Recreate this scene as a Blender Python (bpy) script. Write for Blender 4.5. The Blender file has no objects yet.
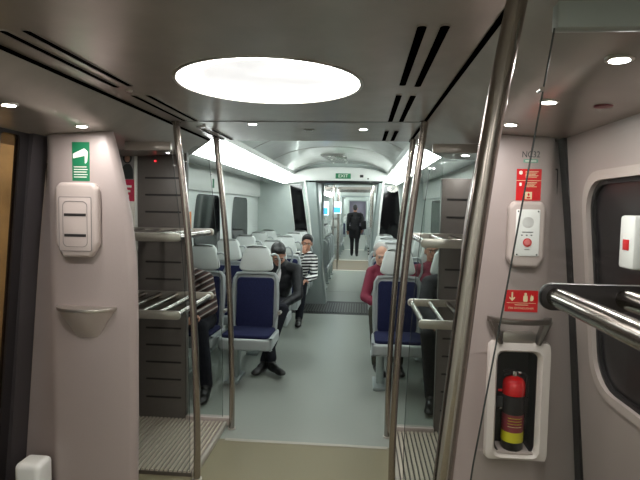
import bpy, bmesh, math, random
from mathutils import Vector, Matrix, Euler
random.seed(4)
PI = math.pi
sc = bpy.context.scene
COL = sc.collection
V = Vector

# ------------------------------------------------------------------ materials
def lin(c):
    return tuple(((v/255.0)/12.92 if v/255.0 <= 0.04045 else ((v/255.0+0.055)/1.055)**2.4) for v in c) + (1.0,)
def mat(name, c, rough=0.5, metal=0.0, emit=None, es=1.0, spec=0.5, noise=0.0, nscale=60, bump=0.0, coat=0.0, aniso=None):
    m = bpy.data.materials.new(name); m.use_nodes = True
    nt = m.node_tree; b = nt.nodes['Principled BSDF']
    b.inputs['Base Color'].default_value = lin(c)
    b.inputs['Roughness'].default_value = rough
    b.inputs['Metallic'].default_value = metal
    b.inputs['Specular IOR Level'].default_value = spec
    b.inputs['Coat Weight'].default_value = coat
    if emit:
        b.inputs['Emission Color'].default_value = lin(emit)
        b.inputs['Emission Strength'].default_value = es
    if noise or bump:
        tc = nt.nodes.new('ShaderNodeTexCoord'); mp = nt.nodes.new('ShaderNodeMapping')
        nz = nt.nodes.new('ShaderNodeTexNoise'); nz.inputs['Scale'].default_value = nscale
        nz.inputs['Detail'].default_value = 4
        nt.links.new(tc.outputs['Object'], mp.inputs['Vector']); nt.links.new(mp.outputs[0], nz.inputs['Vector'])
        if aniso: mp.inputs['Scale'].default_value = aniso
        if noise:
            rp = nt.nodes.new('ShaderNodeMapRange')
            rp.inputs['From Min'].default_value = 0.3; rp.inputs['From Max'].default_value = 0.7
            rp.inputs['To Min'].default_value = 1-noise; rp.inputs['To Max'].default_value = 1+noise
            mx = nt.nodes.new('ShaderNodeVectorMath'); mx.operation = 'SCALE'
            mx.inputs[0].default_value = lin(c)[:3]
            nt.links.new(nz.outputs['Fac'], rp.inputs['Value']); nt.links.new(rp.outputs[0], mx.inputs['Scale'])
            nt.links.new(mx.outputs[0], b.inputs['Base Color'])
        if bump:
            bp = nt.nodes.new('ShaderNodeBump'); bp.inputs['Strength'].default_value = bump; bp.inputs['Distance'].default_value = 0.01
            nt.links.new(nz.outputs['Fac'], bp.inputs['Height']); nt.links.new(bp.outputs[0], b.inputs['Normal'])
    return m
def glass_mat(name, tint=(235,240,238), refl=1.0):
    m = bpy.data.materials.new(name); m.use_nodes = True; nt = m.node_tree
    for n in list(nt.nodes): nt.nodes.remove(n)
    out = nt.nodes.new('ShaderNodeOutputMaterial'); tr = nt.nodes.new('ShaderNodeBsdfTransparent')
    tr.inputs[0].default_value = lin(tint)
    gl = nt.nodes.new('ShaderNodeBsdfGlossy'); gl.inputs['Roughness'].default_value = 0.02
    fr = nt.nodes.new('ShaderNodeFresnel'); fr.inputs['IOR'].default_value = 1.35
    mx = nt.nodes.new('ShaderNodeMixShader')
    ml = nt.nodes.new('ShaderNodeMath'); ml.operation = 'MULTIPLY'; ml.inputs[1].default_value = refl
    ge = nt.nodes.new('ShaderNodeNewGeometry'); iv = nt.nodes.new('ShaderNodeMath'); iv.operation = 'SUBTRACT'; iv.inputs[0].default_value = 1
    fm = nt.nodes.new('ShaderNodeMath'); fm.operation = 'MULTIPLY'
    nt.links.new(ge.outputs['Backfacing'], iv.inputs[1]); nt.links.new(iv.outputs[0], fm.inputs[0]); nt.links.new(fr.outputs[0], fm.inputs[1])
    nt.links.new(fm.outputs[0], ml.inputs[0]); nt.links.new(ml.outputs[0], mx.inputs[0])
    nt.links.new(tr.outputs[0], mx.inputs[1]); nt.links.new(gl.outputs[0], mx.inputs[2])
    nt.links.new(mx.outputs[0], out.inputs[0])
    return m
def stripe_mat(name, cols, period, axis=2, rough=0.9, tilt=0.0):
    m = bpy.data.materials.new(name); m.use_nodes = True; nt = m.node_tree; b = nt.nodes['Principled BSDF']
    b.inputs['Roughness'].default_value = rough; b.inputs['Specular IOR Level'].default_value = 0.2
    tc = nt.nodes.new('ShaderNodeTexCoord'); mp = nt.nodes.new('ShaderNodeMapping')
    mp.inputs['Rotation'].default_value = (0, tilt, 0)
    sp = nt.nodes.new('ShaderNodeSeparateXYZ'); md = nt.nodes.new('ShaderNodeMath'); md.operation = 'MULTIPLY'
    md.inputs[1].default_value = 1/period
    fr = nt.nodes.new('ShaderNodeMath'); fr.operation = 'FRACT'
    cr = nt.nodes.new('ShaderNodeValToRGB'); cr.color_ramp.interpolation = 'CONSTANT'
    n = len(cols)
    cr.color_ramp.elements[0].position = 0; cr.color_ramp.elements[0].color = lin(cols[0])
    cr.color_ramp.elements[1].position = 1.0/n; cr.color_ramp.elements[1].color = lin(cols[1])
    for i in range(2, n):
        e = cr.color_ramp.elements.new(i/n); e.color = lin(cols[i])
    nt.links.new(tc.outputs['Object'], mp.inputs[0]); nt.links.new(mp.outputs[0], sp.inputs[0])
    nt.links.new(sp.outputs[axis], md.inputs[0]); nt.links.new(md.outputs[0], fr.inputs[0])
    nt.links.new(fr.outputs[0], cr.inputs[0]); nt.links.new(cr.outputs[0], b.inputs['Base Color'])
    return m

M = {}
M['cabinet'] = mat('cabinet_paint', (160,148,144), 0.42, noise=0.02, nscale=250, bump=0.03)
M['cabinet2'] = mat('cabinet_moulding', (182,170,164), 0.38)
M['surround'] = mat('niche_surround', (220,211,205), 0.35)
M['vceil'] = mat('vestibule_ceiling', (168,160,153), 0.27, 0.3, noise=0.05, nscale=7, bump=0.006)
M['black'] = mat('black_gap', (4,4,4), 1.0, spec=0.0)
M['rubber'] = mat('rubber_seal', (24,20,22), 0.6)
M['steel'] = mat('brushed_steel', (162,154,147), 0.2, 0.95, noise=0.08, nscale=40, aniso=(20,20,0.6))
M['steel_dark'] = mat('dark_bracket', (52,48,48), 0.35, 0.6)
M['steel_dark2'] = mat('dark_steel', (112,104,98), 0.3, 0.7)
M['steel_soft'] = mat('satin_steel', (190,184,176), 0.3, 0.85)
M['rail_grey'] = mat('rail_grey', (150,157,152), 0.5)
M['glass'] = glass_mat('clear_partition_glass', (243,245,244), 0.8)
M['glass_edge'] = mat('glass_edge', (60,66,66), 0.2, 0.0, spec=0.7)
M['rack_wall'] = mat('luggage_bay_lining', (100,94,90), 0.45, noise=0.04, nscale=20)
M['slot'] = mat('slot_dark', (36,33,33), 0.6)
M['saloon_wall'] = mat('saloon_wall', (214,219,215), 0.42, noise=0.02, nscale=12)
M['bulk_wall'] = mat('bulkhead_wall', (186,195,191), 0.42, noise=0.03, nscale=8)
M['saloon_ceil'] = mat('saloon_ceiling', (212,215,211), 0.18, 0.08, noise=0.04, nscale=6, coat=0.4)
M['white'] = mat('white_plastic', (226,228,224), 0.4)
M['frame_grey'] = mat('portal_frame', (150,160,158), 0.32, 0.5)
M['darkglass'] = mat('dark_window_glass', (9,9,12), 0.06, 0.0, spec=0.5)
M['doorglass'] = glass_mat('door_glass', (200,190,180), 1.0)
M['floor_s'] = mat('saloon_floor', (140,145,138), 0.33, noise=0.07, nscale=240, spec=0.4)
M['floor_v'] = mat('vestibule_floor', (122,116,92), 0.5, noise=0.1, nscale=200, spec=0.35)
M['floor_m'] = mat('ribbed_metal', (132,124,114), 0.35, 0.5)
M['rib_dark'] = mat('rib_dark', (84,78,70), 0.5)
M['rib_light'] = mat('rib_light', (188,178,162), 0.4, 0.2)
M['kerb'] = mat('kerb_strip', (165,160,148), 0.45)
M['floor_v2'] = mat('bronze_floor', (128,116,98), 0.45, spec=0.4)
M['grille'] = mat('joint_plate', (30,31,31), 0.42, 0.5)
M['seat_shell'] = mat('seat_shell', (156,163,163), 0.34, 0.15)
M['seat_blue'] = mat('blue_upholstery', (29,33,64), 0.9, spec=0.2, noise=0.35, nscale=140, bump=0.15)
M['headrest'] = mat('headrest_plastic', (196,201,198), 0.36)
M['lamp'] = mat('lamp_diffuser', (255,255,255), 0.5, emit=(255,252,246), es=10.0)
M['lampdish'] = mat('lamp_dish', (235,235,235), 0.4, emit=(250,250,248), es=0.55, noise=0.13, nscale=6)  # dish glow stands in for light the ring throws on it
for l_ in [l for l in M['lampdish'].node_tree.links if l.to_socket.name == 'Base Color']: M['lampdish'].node_tree.links.new(l_.from_socket, M['lampdish'].node_tree.nodes['Principled BSDF'].inputs['Emission Color'])
M['strip'] = mat('strip_light', (255,255,255), 0.4, emit=(246,255,252), es=9.0)
M['strip_rear'] = mat('rear_strip_light', (255,255,255), 0.4, emit=(255,250,246), es=3.6)
M['dl'] = mat('downlight_lens', (255,255,255), 0.4, emit=(255,250,244), es=22.0)
M['chrome'] = mat('chrome', (215,210,205), 0.12, 1.0)
M['red'] = mat('sign_red', (196,30,34), 0.45, spec=0.3)
M['redgloss'] = mat('extinguisher_red', (206,20,26), 0.18, coat=0.5)
M['maroonlab'] = mat('maroon_label', (126,38,52), 0.4)
M['yellowlab'] = mat('yellow_label', (206,200,40), 0.4)
M['blackgloss'] = mat('black_plastic', (20,20,21), 0.28)
M['green'] = mat('sign_green', (20,110,72), 0.5)
M['greenlit'] = mat('exit_sign_face', (20,90,58), 0.4, emit=(30,120,78), es=0.25)
M['signwhite'] = mat('sign_white', (236,232,222), 0.5)
M['signcream'] = mat('sign_cream', (226,214,170), 0.5)
M['ink'] = mat('dark_ink', (52,58,58), 0.6)
M['greytext'] = mat('grey_print', (128,124,122), 0.6)
M['screenblue'] = mat('blue_display', (30,100,170), 0.3, emit=(60,150,230), es=1.2)
M['screenwhite'] = mat('white_display', (230,240,250), 0.3, emit=(220,235,250), es=1.0)
M['pink'] = mat('poster_pink', (205,50,84), 0.5)
M['orange'] = mat('orange_sticker', (220,120,40), 0.5)
M['platform'] = mat('station_wall', (190,176,142), 0.6, noise=0.3, nscale=3)
M['platfloor'] = mat('station_floor', (110,96,80), 0.5)
M['redled'] = mat('red_indicator', (200,20,20), 0.3, emit=(255,40,50), es=2.0)
M['purple'] = mat('far_end_door', (128,122,140), 0.45)
M['skin'] = mat('skin', (160,114,92), 0.55, noise=0.05, nscale=30)
M['skin2'] = mat('skin_pale', (196,150,128), 0.55, noise=0.05, nscale=30)
M['hairblack'] = mat('black_hair', (14,12,12), 0.5, bump=0.6, nscale=120)
M['hairgrey'] = mat('grey_hair', (150,147,142), 0.7, bump=0.6, nscale=120)
M['blackcloth'] = mat('black_cloth', (21,21,24), 0.7, spec=0.25, bump=0.5, nscale=14)
M['blackjacket'] = mat('black_jacket', (24,25,29), 0.48, spec=0.35, bump=0.6, nscale=12)
M['darktrousers'] = mat('dark_trousers', (24,25,32), 0.85, spec=0.2, bump=0.4, nscale=14)
M['maroon'] = mat('maroon_jacket', (112,34,54), 0.7, spec=0.25, bump=0.5, nscale=14)
M['olive'] = mat('olive_trousers', (58,58,50), 0.85, spec=0.2, bump=0.4, nscale=14)
M['charcoal'] = mat('charcoal_cloth', (48,48,52), 0.8, spec=0.2, bump=0.5, nscale=14)
M['shoe'] = mat('black_shoe', (16,15,15), 0.35)
M['whitecloth'] = mat('white_shirt', (214,214,216), 0.8)
M['stripeA'] = stripe_mat('brown_white_stripes', ((56,44,42),(158,150,146),(84,58,52),(50,42,42)), 0.05, 2, tilt=0.5)
M['stripeC'] = stripe_mat('black_white_stripes', ((24,24,28),(216,216,214)), 0.046, 2)
M['eye'] = mat('eye_white', (150,140,134), 0.3)
M['lip'] = mat('lip', (126,70,62), 0.5)

# ------------------------------------------------------------------ geometry helpers
class MB:
    def __init__(s): s.bm = bmesh.new()
    def box(s, x0, x1, y0, y1, z0, z1, bev=0.0, seg=2):
        t = bmesh.new(); bmesh.ops.create_cube(t, size=1)
        for v in t.verts:
            v.co = V(((x0+x1)/2+v.co.x*(x1-x0), (y0+y1)/2+v.co.y*(y1-y0), (z0+z1)/2+v.co.z*(z1-z0)))
        if bev: bmesh.ops.bevel(t, geom=t.edges[:], offset=bev, segments=seg, profile=0.5, affect='EDGES')
        return s.add(t)
    def add(s, t, mtx=None):
        if mtx is not None: bmesh.ops.transform(t, matrix=mtx, verts=t.verts)
        me = bpy.data.meshes.new('tmp'); t.to_mesh(me); t.free(); s.bm.from_mesh(me); bpy.data.meshes.remove(me); return s
    def ell(s, c, r, seg=20, ring=12, rot=None):
        t = bmesh.new(); bmesh.ops.create_uvsphere(t, u_segments=seg, v_segments=ring, radius=1)
        m = Matrix.Translation(V(c)) @ (rot.to_4x4() if rot else Matrix.Identity(4)) @ Matrix.Diagonal((r[0], r[1], r[2], 1))
        return s.add(t, m)
    def tube(s, pts, r, seg=16, cap=True):
        pts = [V(p) for p in pts]; n = len(pts); rs = r if isinstance(r, (list, tuple)) else [r]*n
        t = bmesh.new(); rings = []
        d0 = (pts[1]-pts[0]).normalized(); a = d0.orthogonal().normalized()
        for i, p in enumerate(pts):
            d = ((pts[min(i+1, n-1)]-pts[max(i-1, 0)])).normalized()
            a = (a-d*a.dot(d)).normalized(); b = d.cross(a)
            rings.append([t.verts.new(p+(a*math.cos(2*PI*k/seg)+b*math.sin(2*PI*k/seg))*rs[i]) for k in range(seg)])
        for i in range(n-1):
            for k in range(seg):
                t.faces.new((rings[i][k], rings[i][(k+1) % seg], rings[i+1][(k+1) % seg], rings[i+1][k]))
        if cap:
            t.faces.new(rings[0][::-1]); t.faces.new(rings[-1])
        bmesh.ops.recalc_face_normals(t, faces=t.faces[:])
        return s.add(t)
    def caps(s, p, q, r0, r1, seg=14):
        p = V(p); q = V(q)
        s.tube([p, q], [r0, r1], seg); s.ell(p, (r0,)*3, seg, 8); s.ell(q, (r1,)*3, seg, 8); return s
    def prism(s, pts, f, a, b, bev=0.0, seg=2):
        # outline extruded along w from a to b, with the edges rounded by bev
        n = len(pts); t = bmesh.new()
        area = sum(pts[i][0]*pts[(i+1) % n][1]-pts[(i+1) % n][0]*pts[i][1] for i in range(n)); sg = 1 if area > 0 else -1
        nr = []
        for i in range(n):
            p0, p1, p2 = V(pts[i-1]), V(pts[i]), V(pts[(i+1) % n]); m = V((0.0, 0.0))
            for q in (p1-p0, p2-p1):
                if q.length > 1e-9: q = q.normalized(); m += V((-q.y, q.x))*sg
            nr.append(m.normalized() if m.length > 1e-9 else V((0.0, 0.0)))
        bev = min(bev, abs(b-a)*0.49); dz = 1 if b > a else -1
        if bev > 0:
            lv = [(bev*(1-math.sin(PI/2*k/seg)), a+dz*bev*(1-math.cos(PI/2*k/seg))) for k in range(seg+1)]
            lv += [(d, b-(w-a)) for d, w in reversed(lv)]
        else: lv = [(0, a), (0, b)]
        rings = [[t.verts.new(f(pts[i][0]+nr[i].x*d, pts[i][1]+nr[i].y*d, w)) for i in range(n)] for d, w in lv]
        for A, B in zip(rings, rings[1:]):
            for i in range(n): t.faces.new((A[i], A[(i+1) % n], B[(i+1) % n], B[i]))
        t.faces.new(rings[0][::-1]); t.faces.new(rings[-1])
        bmesh.ops.recalc_face_normals(t, faces=t.faces[:])
        return s.add(t)
    def ringprism(s, outer, inner, f, a, b):
        t = bmesh.new(); n = len(outer)
        R = [[t.verts.new(f(u, v, w)) for u, v in o] for o in (outer, inner) for w in (a, b)]
        oa, ob, ia, ib = R
        for i in range(n):
            j = (i+1) % n
            t.faces.new((oa[i], oa[j], ob[j], ob[i])); t.faces.new((ia[j], ia[i], ib[i], ib[j]))
            t.faces.new((ob[i], ob[j], ib[j], ib[i])); t.faces.new((oa[j], oa[i], ia[i], ia[j]))
        bmesh.ops.recalc_face_normals(t, faces=t.faces[:])
        return s.add(t)
    def quad(s, *ps):
        t = bmesh.new(); t.faces.new([t.verts.new(p) for p in ps]); return s.add(t)
    def lathe(s, prof, c, seg=28, mtx=None):
        t = bmesh.new(); rings = []
        for r, z in prof:
            rings.append([t.verts.new((r*math.cos(2*PI*k/seg), r*math.sin(2*PI*k/seg), z)) for k in range(seg)])
        for i in range(len(prof)-1):
            for k in range(seg):
                t.faces.new((rings[i][k], rings[i][(k+1) % seg], rings[i+1][(k+1) % seg], rings[i+1][k]))
        t.faces.new(rings[0][::-1]); t.faces.new(rings[-1])
        bmesh.ops.recalc_face_normals(t, faces=t.faces[:])
        return s.add(t, Matrix.Translation(V(c)) @ (mtx or Matrix.Identity(4)))
    def build(s, name, m, parent=None, smooth=True, loc=None, ang=35):
        me = bpy.data.meshes.new(name)
        if loc is not None: bmesh.ops.translate(s.bm, verts=s.bm.verts, vec=-V(loc))
        s.bm.to_mesh(me); s.bm.free()
        if smooth:
            me.shade_smooth(); me.set_sharp_from_angle(angle=math.radians(ang))
        me.materials.append(m)
        o = bpy.data.objects.new(name, me); COL.objects.link(o)
        if parent: o.parent = parent
        if loc is not None: o.location = loc
        return o
def rr(x0, x1, y0, y1, r, n=5):
    rs = r if isinstance(r, (list, tuple)) else [r]*4
    out = []
    for (cx, cy, a0), q in zip(((x1, y1, 0), (x0, y1, PI/2), (x0, y0, PI), (x1, y0, 1.5*PI)), rs):
        sx = -1 if cx == x1 else 1; sy = -1 if cy == y1 else 1
        for k in range(n+1):
            a = a0+PI/2*k/n; out.append((cx+sx*q+q*math.cos(a), cy+sy*q+q*math.sin(a)))
    return out
def rpoly(pts, r, n=5):
    # rounded polygon
    out = []; N = len(pts); rs = r if isinstance(r, (list, tuple)) else [r]*N
    for i in range(N):
        p = V((*pts[i], 0)); a = V((*pts[i-1], 0)); b = V((*pts[(i+1) % N], 0)); q = rs[i]
        u = (a-p).normalized(); w = (b-p).normalized()
        for k in range(n+1):
            t = k/n; s0 = p+u*q; s1 = p+w*q
            c = (1-t)**2*s0+2*t*(1-t)*p+t*t*s1; out.append((c.x, c.y))
    return out
FRONT = lambda y0: (lambda u, v, w: (u, y0-w, v))       # outline in x,z ; thickness towards the camera
SIDE = lambda x0, sg: (lambda u, v, w: (x0+sg*w, u, v)) # outline in y,z
TOP = lambda z0: (lambda u, v, w: (u, v, z0+w))
def tag(o, label=None, cat=None, group=None, kind=None):
    if label: o['label'] = label
    if cat: o['category'] = cat
    if group: o['group'] = group
    if kind: o['kind'] = kind
    return o
def empty(name, loc, label, cat, group=None, rz=0):
    o = bpy.data.objects.new(name, None); COL.objects.link(o); o.location = loc; o.rotation_euler = (0, 0, rz)
    o.empty_display_size = 0.1
    return tag(o, label, cat, group)
def struct(mb, name, m, **k): return tag(mb.build(name, m, **k), kind='structure')
def copy_tree(o, parent=None):
    c = o.copy(); COL.objects.link(c); c.parent = parent
    for ch in o.children: copy_tree(ch, c)
    return c
def text(name, s, size, m, loc, rot, parent=None, align='CENTER', depth=0.0006, scale=(1, 1, 1)):
    cu = bpy.data.curves.new(name, 'FONT'); cu.body = s; cu.size = size; cu.extrude = depth
    cu.align_x = align; cu.align_y = 'CENTER'
    t = bpy.data.objects.new('tmp', cu); COL.objects.link(t)
    bpy.context.view_layer.update()
    me = bpy.data.meshes.new_from_object(t.evaluated_get(bpy.context.evaluated_depsgraph_get()))
    bpy.data.objects.remove(t); me.materials.clear(); me.materials.append(m); me.name = name
    o = bpy.data.objects.new(name, me); COL.objects.link(o); o.location = loc; o.rotation_euler = rot; o.scale = scale
    if parent: o.parent = parent
    return o
def remesh(mb, name, m, parent, voxel=0.008, smooth=4):
    me = bpy.data.meshes.new('tmp'); mb.bm.to_mesh(me); mb.bm.free()
    o = bpy.data.objects.new('tmp', me); COL.objects.link(o)
    r = o.modifiers.new('r', 'REMESH'); r.mode = 'VOXEL'; r.voxel_size = voxel; r.use_smooth_shade = True
    s = o.modifiers.new('s', 'SMOOTH'); s.factor = 0.5; s.iterations = smooth
    bpy.context.view_layer.update()
    me2 = bpy.data.meshes.new_from_object(o.evaluated_get(bpy.context.evaluated_depsgraph_get()))
    bpy.data.objects.remove(o); bpy.data.meshes.remove(me)
    me2.name = name; me2.materials.clear(); me2.materials.append(m); me2.shade_smooth()
    q = bpy.data.objects.new(name, me2); COL.objects.link(q); q.parent = parent
    return q

def lean_x(z): return -0.085*(z-1.2)-(0.03*(z-1.2)**2 if z > 1.2 else 0)
def lean(o, xmin=0.0):
    # the outer walls of the car lean inwards towards the roof
    def sub(q, loc):
        L = loc+q.location
        for v in q.data.vertices:
            X = v.co.x+L.x; Z = v.co.z+L.z
            if abs(X) > xmin: v.co.x += lean_x(Z)*(1 if X > 0 else -1)
        for ch in q.children: sub(ch, L)
    sub(o, V((0, 0, 0))); return o
# ------------------------------------------------------------------ the setting: vestibule
W = 1.46
def cz(x):
    a = abs(x)
    a0 = 0.775 if x < 0 else 0.7
    return 2.14 if a <= a0 else (2.14-(a-a0)/(0.95-a0)*0.12 if a < 0.95 else 2.02-(a-0.95)*0.05)
b = MB().box(-1.62, 1.62, -3.5, 3.38, -0.06, 0.0); struct(b, 'floor', M['floor_v'])
b = MB().box(-W, W, 3.38, 7.66, -0.06, 0.0); struct(b, 'floor_saloon', M['floor_s'])
struct(MB().box(-0.56, 0.58, 3.355, 3.39, 0.0, 0.004, 0.0015), 'trim_1', M['kerb'])
# vestibule ceiling with the round lamp opening
LC = V((-0.017, 2.02)); LR = 0.366
b = MB(); t = bmesh.new(); X0, X1, Y0, Y1 = -0.775, 0.70, -0.6, 3.73
n = 96; inner = []; outer = []
for k in range(n):
    a = 2*PI*k/n; d = V((math.cos(a), math.sin(a)))
    inner.append(t.verts.new((LC.x+d.x*LR, LC.y+d.y*LR, 2.14)))
    s = min([(X1-LC.x)/d.x if d.x > 1e-9 else 1e9, (X0-LC.x)/d.x if d.x < -1e-9 else 1e9, (Y1-LC.y)/d.y if d.y > 1e-9 else 1e9, (Y0-LC.y)/d.y if d.y < -1e-9 else 1e9])
    outer.append(t.verts.new((LC.x+d.x*s, LC.y+d.y*s, 2.14)))
up = [t.verts.new((v.co.x, v.co.y, 2.23)) for v in inner]
for k in range(n):
    j = (k+1) % n
    t.faces.new((inner[k], inner[j], outer[j], outer[k])); t.faces.new((inner[j], inner[k], up[k], up[j]))
def fill(k0, c):   # corners
    pass
bmesh.ops.recalc_face_normals(t, faces=t.faces[:]); b.add(t)
for (cx, cy) in ((X0, Y0), (X1, Y0), (X0, Y1), (X1, Y1)):
    sx = 1 if cx == X0 else -1; sy = 1 if cy == Y0 else -1
    b.quad((cx, cy, 2.1405), (cx+sx*0.2, cy, 2.1405), (cx+sx*0.2, cy+sy*0.3, 2.1405), (cx, cy+sy*0.3, 2.1405))
b.quad((X0, Y1, 2.14), (X1, Y1, 2.14), (X1, Y1, 2.46), (X0, Y1, 2.46))
struct(b, 'ceiling', M['vceil'], ang=30)
b = MB()
for sg, xs in ((-1, [0.785, 0.88, 0.92, 0.95, 0.98, 1.03, W+0.235]), (1, [0.71, 0.88, 0.92, 0.95, 0.98, 1.03, W+0.235])):
    zs = [cz(sg*xs[0]), cz(sg*.88), cz(sg*.92)-0.002, cz(.95)+0.005, cz(.98)+0.001, cz(1.03), cz(W+0.235)]
    for k in range(6):
        b.quad((sg*xs[k], -0.6, zs[k]), (sg*xs[k+1], -0.6, zs[k+1]), (sg*xs[k+1], 3.73, zs[k+1]), (sg*xs[k], 3.73, zs[k]))
        b.quad((sg*xs[k], 3.73, zs[k]), (sg*xs[k+1], 3.73, zs[k+1]), (sg*xs[k+1], 3.73, 2.3), (sg*xs[k], 3.73, 2.3))
bmesh.ops.remove_doubles(b.bm, verts=b.bm.verts, dist=1e-4); bmesh.ops.recalc_face_normals(b.bm, faces=b.bm.faces[:])
struct(b, 'ceiling_side_panels', M['vceil'])
struct(MB().box(-0.787, -0.774, -0.6, 3.72, 2.130, 2.139), 'trim_2', M['black'])
struct(MB().box(0.697, 0.713, -0.6, 3.72, 2.134, 2.15), 'trim_3', M['black'])
struct(MB().box(-0.77, 0.70, 2.895, 2.903, 2.1385, 2.142), 'trim_4', M['slot'])
# saloon behind the photographer
for nm, x0, x1 in (('wall_left_rear', -W-0.05, -W), ('wall_right_rear', W, W+0.05)):
    struct(MB().box(x0, x1, -3.5, 0.9, 0, 2.3), nm, M['saloon_wall'])
struct(MB().box(-W, W, -3.55, -3.5, 0, 2.45), 'wall_back', M['saloon_wall'])
struct(MB().box(-W, W, -3.5, -0.6, 2.42, 2.45), 'ceiling_rear', M['saloon_ceil'])
for sg, nm in ((-1, 'left'), (1, 'right')):
    tag(MB().box(min(sg*0.55, sg*1.0), max(sg*0.55, sg*1.0), -3.3, -0.7, 2.3, 2.34, 0.01).build('strip_light', M['strip_rear']),
        'long white ceiling strip light on the %s behind the vestibule' % nm, 'light')

# round ceiling lamp
o = empty('ceiling_lamp', (LC.x, LC.y, 2.14), 'large round recessed white ceiling lamp over the vestibule', 'lamp')
b = MB(); b.ringprism([(0.362*math.cos(2*PI*k/64), 0.362*math.sin(2*PI*k/64)) for k in range(64)],
    [(0.27*math.cos(2*PI*k/64), 0.27*math.sin(2*PI*k/64)) for k in range(64)], TOP(0.018), 0.0, 0.006); b.build('diffuser_ring', M['lamp'], o)
b = MB(); prof = [(0.285, 0.020), (0.22, 0.032), (0.12, 0.04), (0.01, 0.043)]
b.lathe(prof, (0, 0, 0), 64); b.build('reflector_dish', M['lampdish'], o)
b = MB(); b.ringprism([(0.376*math.cos(2*PI*k/64), 0.376*math.sin(2*PI*k/64)) for k in range(64)],
    [(0.363*math.cos(2*PI*k/64), 0.363*math.sin(2*PI*k/64)) for k in range(64)], TOP(-0.003), 0.0, 0.004); b.build('bezel', M['steel_soft'], o)

# air slots in the ceiling
def slots(name, lab, rows):
    rows = [(r[0], r[1], r[2], 0.026) for r in rows]
    y = sum(r[1]+r[2] for r in rows)/len(rows)/2
    o = empty(name, (rows[0][0], y, 2.14), lab, 'vent', 'slotted air vents in the vestibule ceiling')
    for x, y0, y1, w in rows:
        b = MB(); b.prism(rr(x-w/2, x+w/2, y0, y1, w*0.45, 4), TOP(0), 2.137, 2.1405); ch = b.build('slot', M['black'], o)
        ch.location = -V(o.location)
        b = MB(); b.ringprism(rr(x-w/2-0.001, x+w/2+0.001, y0-0.001, y1+0.001, w*0.45, 4), rr(x-w/2, x+w/2, y0, y1, w*0.45, 4), TOP(0), 2.1355, 2.1405)
        e = b.build('slot_rim', M['vceil'], ch)
for x0, x1, s in ((-0.603, -0.672, 'left'), (0.512, 0.573, 'right')):
    slots('air_vent', 'long pair of black air slots nearest the camera, %s of the round lamp' % s, [(x0, 1.38, 2.04, 0.021), (x1, 1.38, 2.06, 0.021)])
    slots('air_vent', 'short middle pair of black air slots, %s of the round lamp' % s, [(x0, 2.20, 2.88, 0.021), (x1, 2.21, 2.88, 0.021)])
    slots('air_vent', 'farthest pair of black air slots at the %s edge of the vestibule ceiling' % s, [(x0, 3.2, 3.68, 0.021), (x1, 3.2, 3.68, 0.021)])

# recessed downlights
def downlight(x, y, lab, power=4.0, off=False):
    z = cz(x); tilt = 0.0 if abs(x) < .7 else math.atan(0.05)*(1 if x > 0 else -1)
    o = empty('downlight', (x, y, z), lab, 'light', 'small round recessed downlights'); o.rotation_euler = (0, tilt, 0)
    b = MB(); b.lathe([(0.031, -0.0025), (0.033, -0.001), (0.033, 0.006), (0.024, 0.006), (0.024, -0.0025)], (0, 0, 0), 28); b.build('trim_ring', M['steel_soft'], o)
    b = MB(); b.lathe([(0.0235, -0.003), (0.0235, -0.001)], (0, 0, 0), 28); b.build('lens', M['slot'] if off else M['dl'], o)
    if not off:
        l = bpy.data.lights.new('downlight_beam', 'AREA'); l.shape = 'DISK'; l.size = 0.045; l.energy = power; l.color = (1, 0.95, 0.92)
        lo = bpy.data.objects.new('downlight_beam', l); COL.objects.link(lo); lo.location = (x, y, z-0.012)
DL = 3.2
for x, y, lab in ((-0.985, 1.83, 'lit downlight beside the left door, nearest the left picture edge'), (-0.985, 2.33, 'lit downlight just above the left grey cabinet'),
    (0.975, 1.29, 'lit downlight nearest the camera on the right ceiling'), (0.985, 1.775, 'lit downlight in the middle of the right row of three'),
    (0.992, 2.23, 'lit downlight just above the cabinet with the red signs'), (-0.296, 2.98, 'lit downlight at the far edge, left of centre'),
    (0.363, 3.166, 'lit downlight at the far edge, right of centre'), (1.05, 3.45, 'lit downlight over the right luggage bay'), (-1.10, 3.15, 'lit downlight over the left luggage bay')):
    downlight(x, y, lab, DL*(0.3 if y > 3.1 and abs(x) > 1 else 0.35 if y > 2.2 else 0.8))
downlight(0.02, 3.2, 'unlit dark downlight between the two far lit ones', off=True)
b = MB().lathe([(0.028, -0.004), (0.03, 0.0), (0.03, 0.006)], (1.17, 1.79, cz(1.17))); tag(b.build('ceiling_sensor', M['maroonlab']), 'small dark red round sensor on the right ceiling', 'sensor')
for p in ((-0.65, 2.125), (-0.62, 3.06), (-0.66, 3.1)):
    tag(MB().lathe([(0.012, -0.006), (0.014, 0)], (p[0], p[1], 2.14), 12).build('ceiling_catch', M['steel_soft']),
        {2.125: 'small bright ceiling catch between the long and short left slots', 3.06: 'small bright ceiling catch beside the farthest left slots', 3.1: 'small bright ceiling catch at outer end of short left slots'}[p[1]], 'catch')

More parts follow.
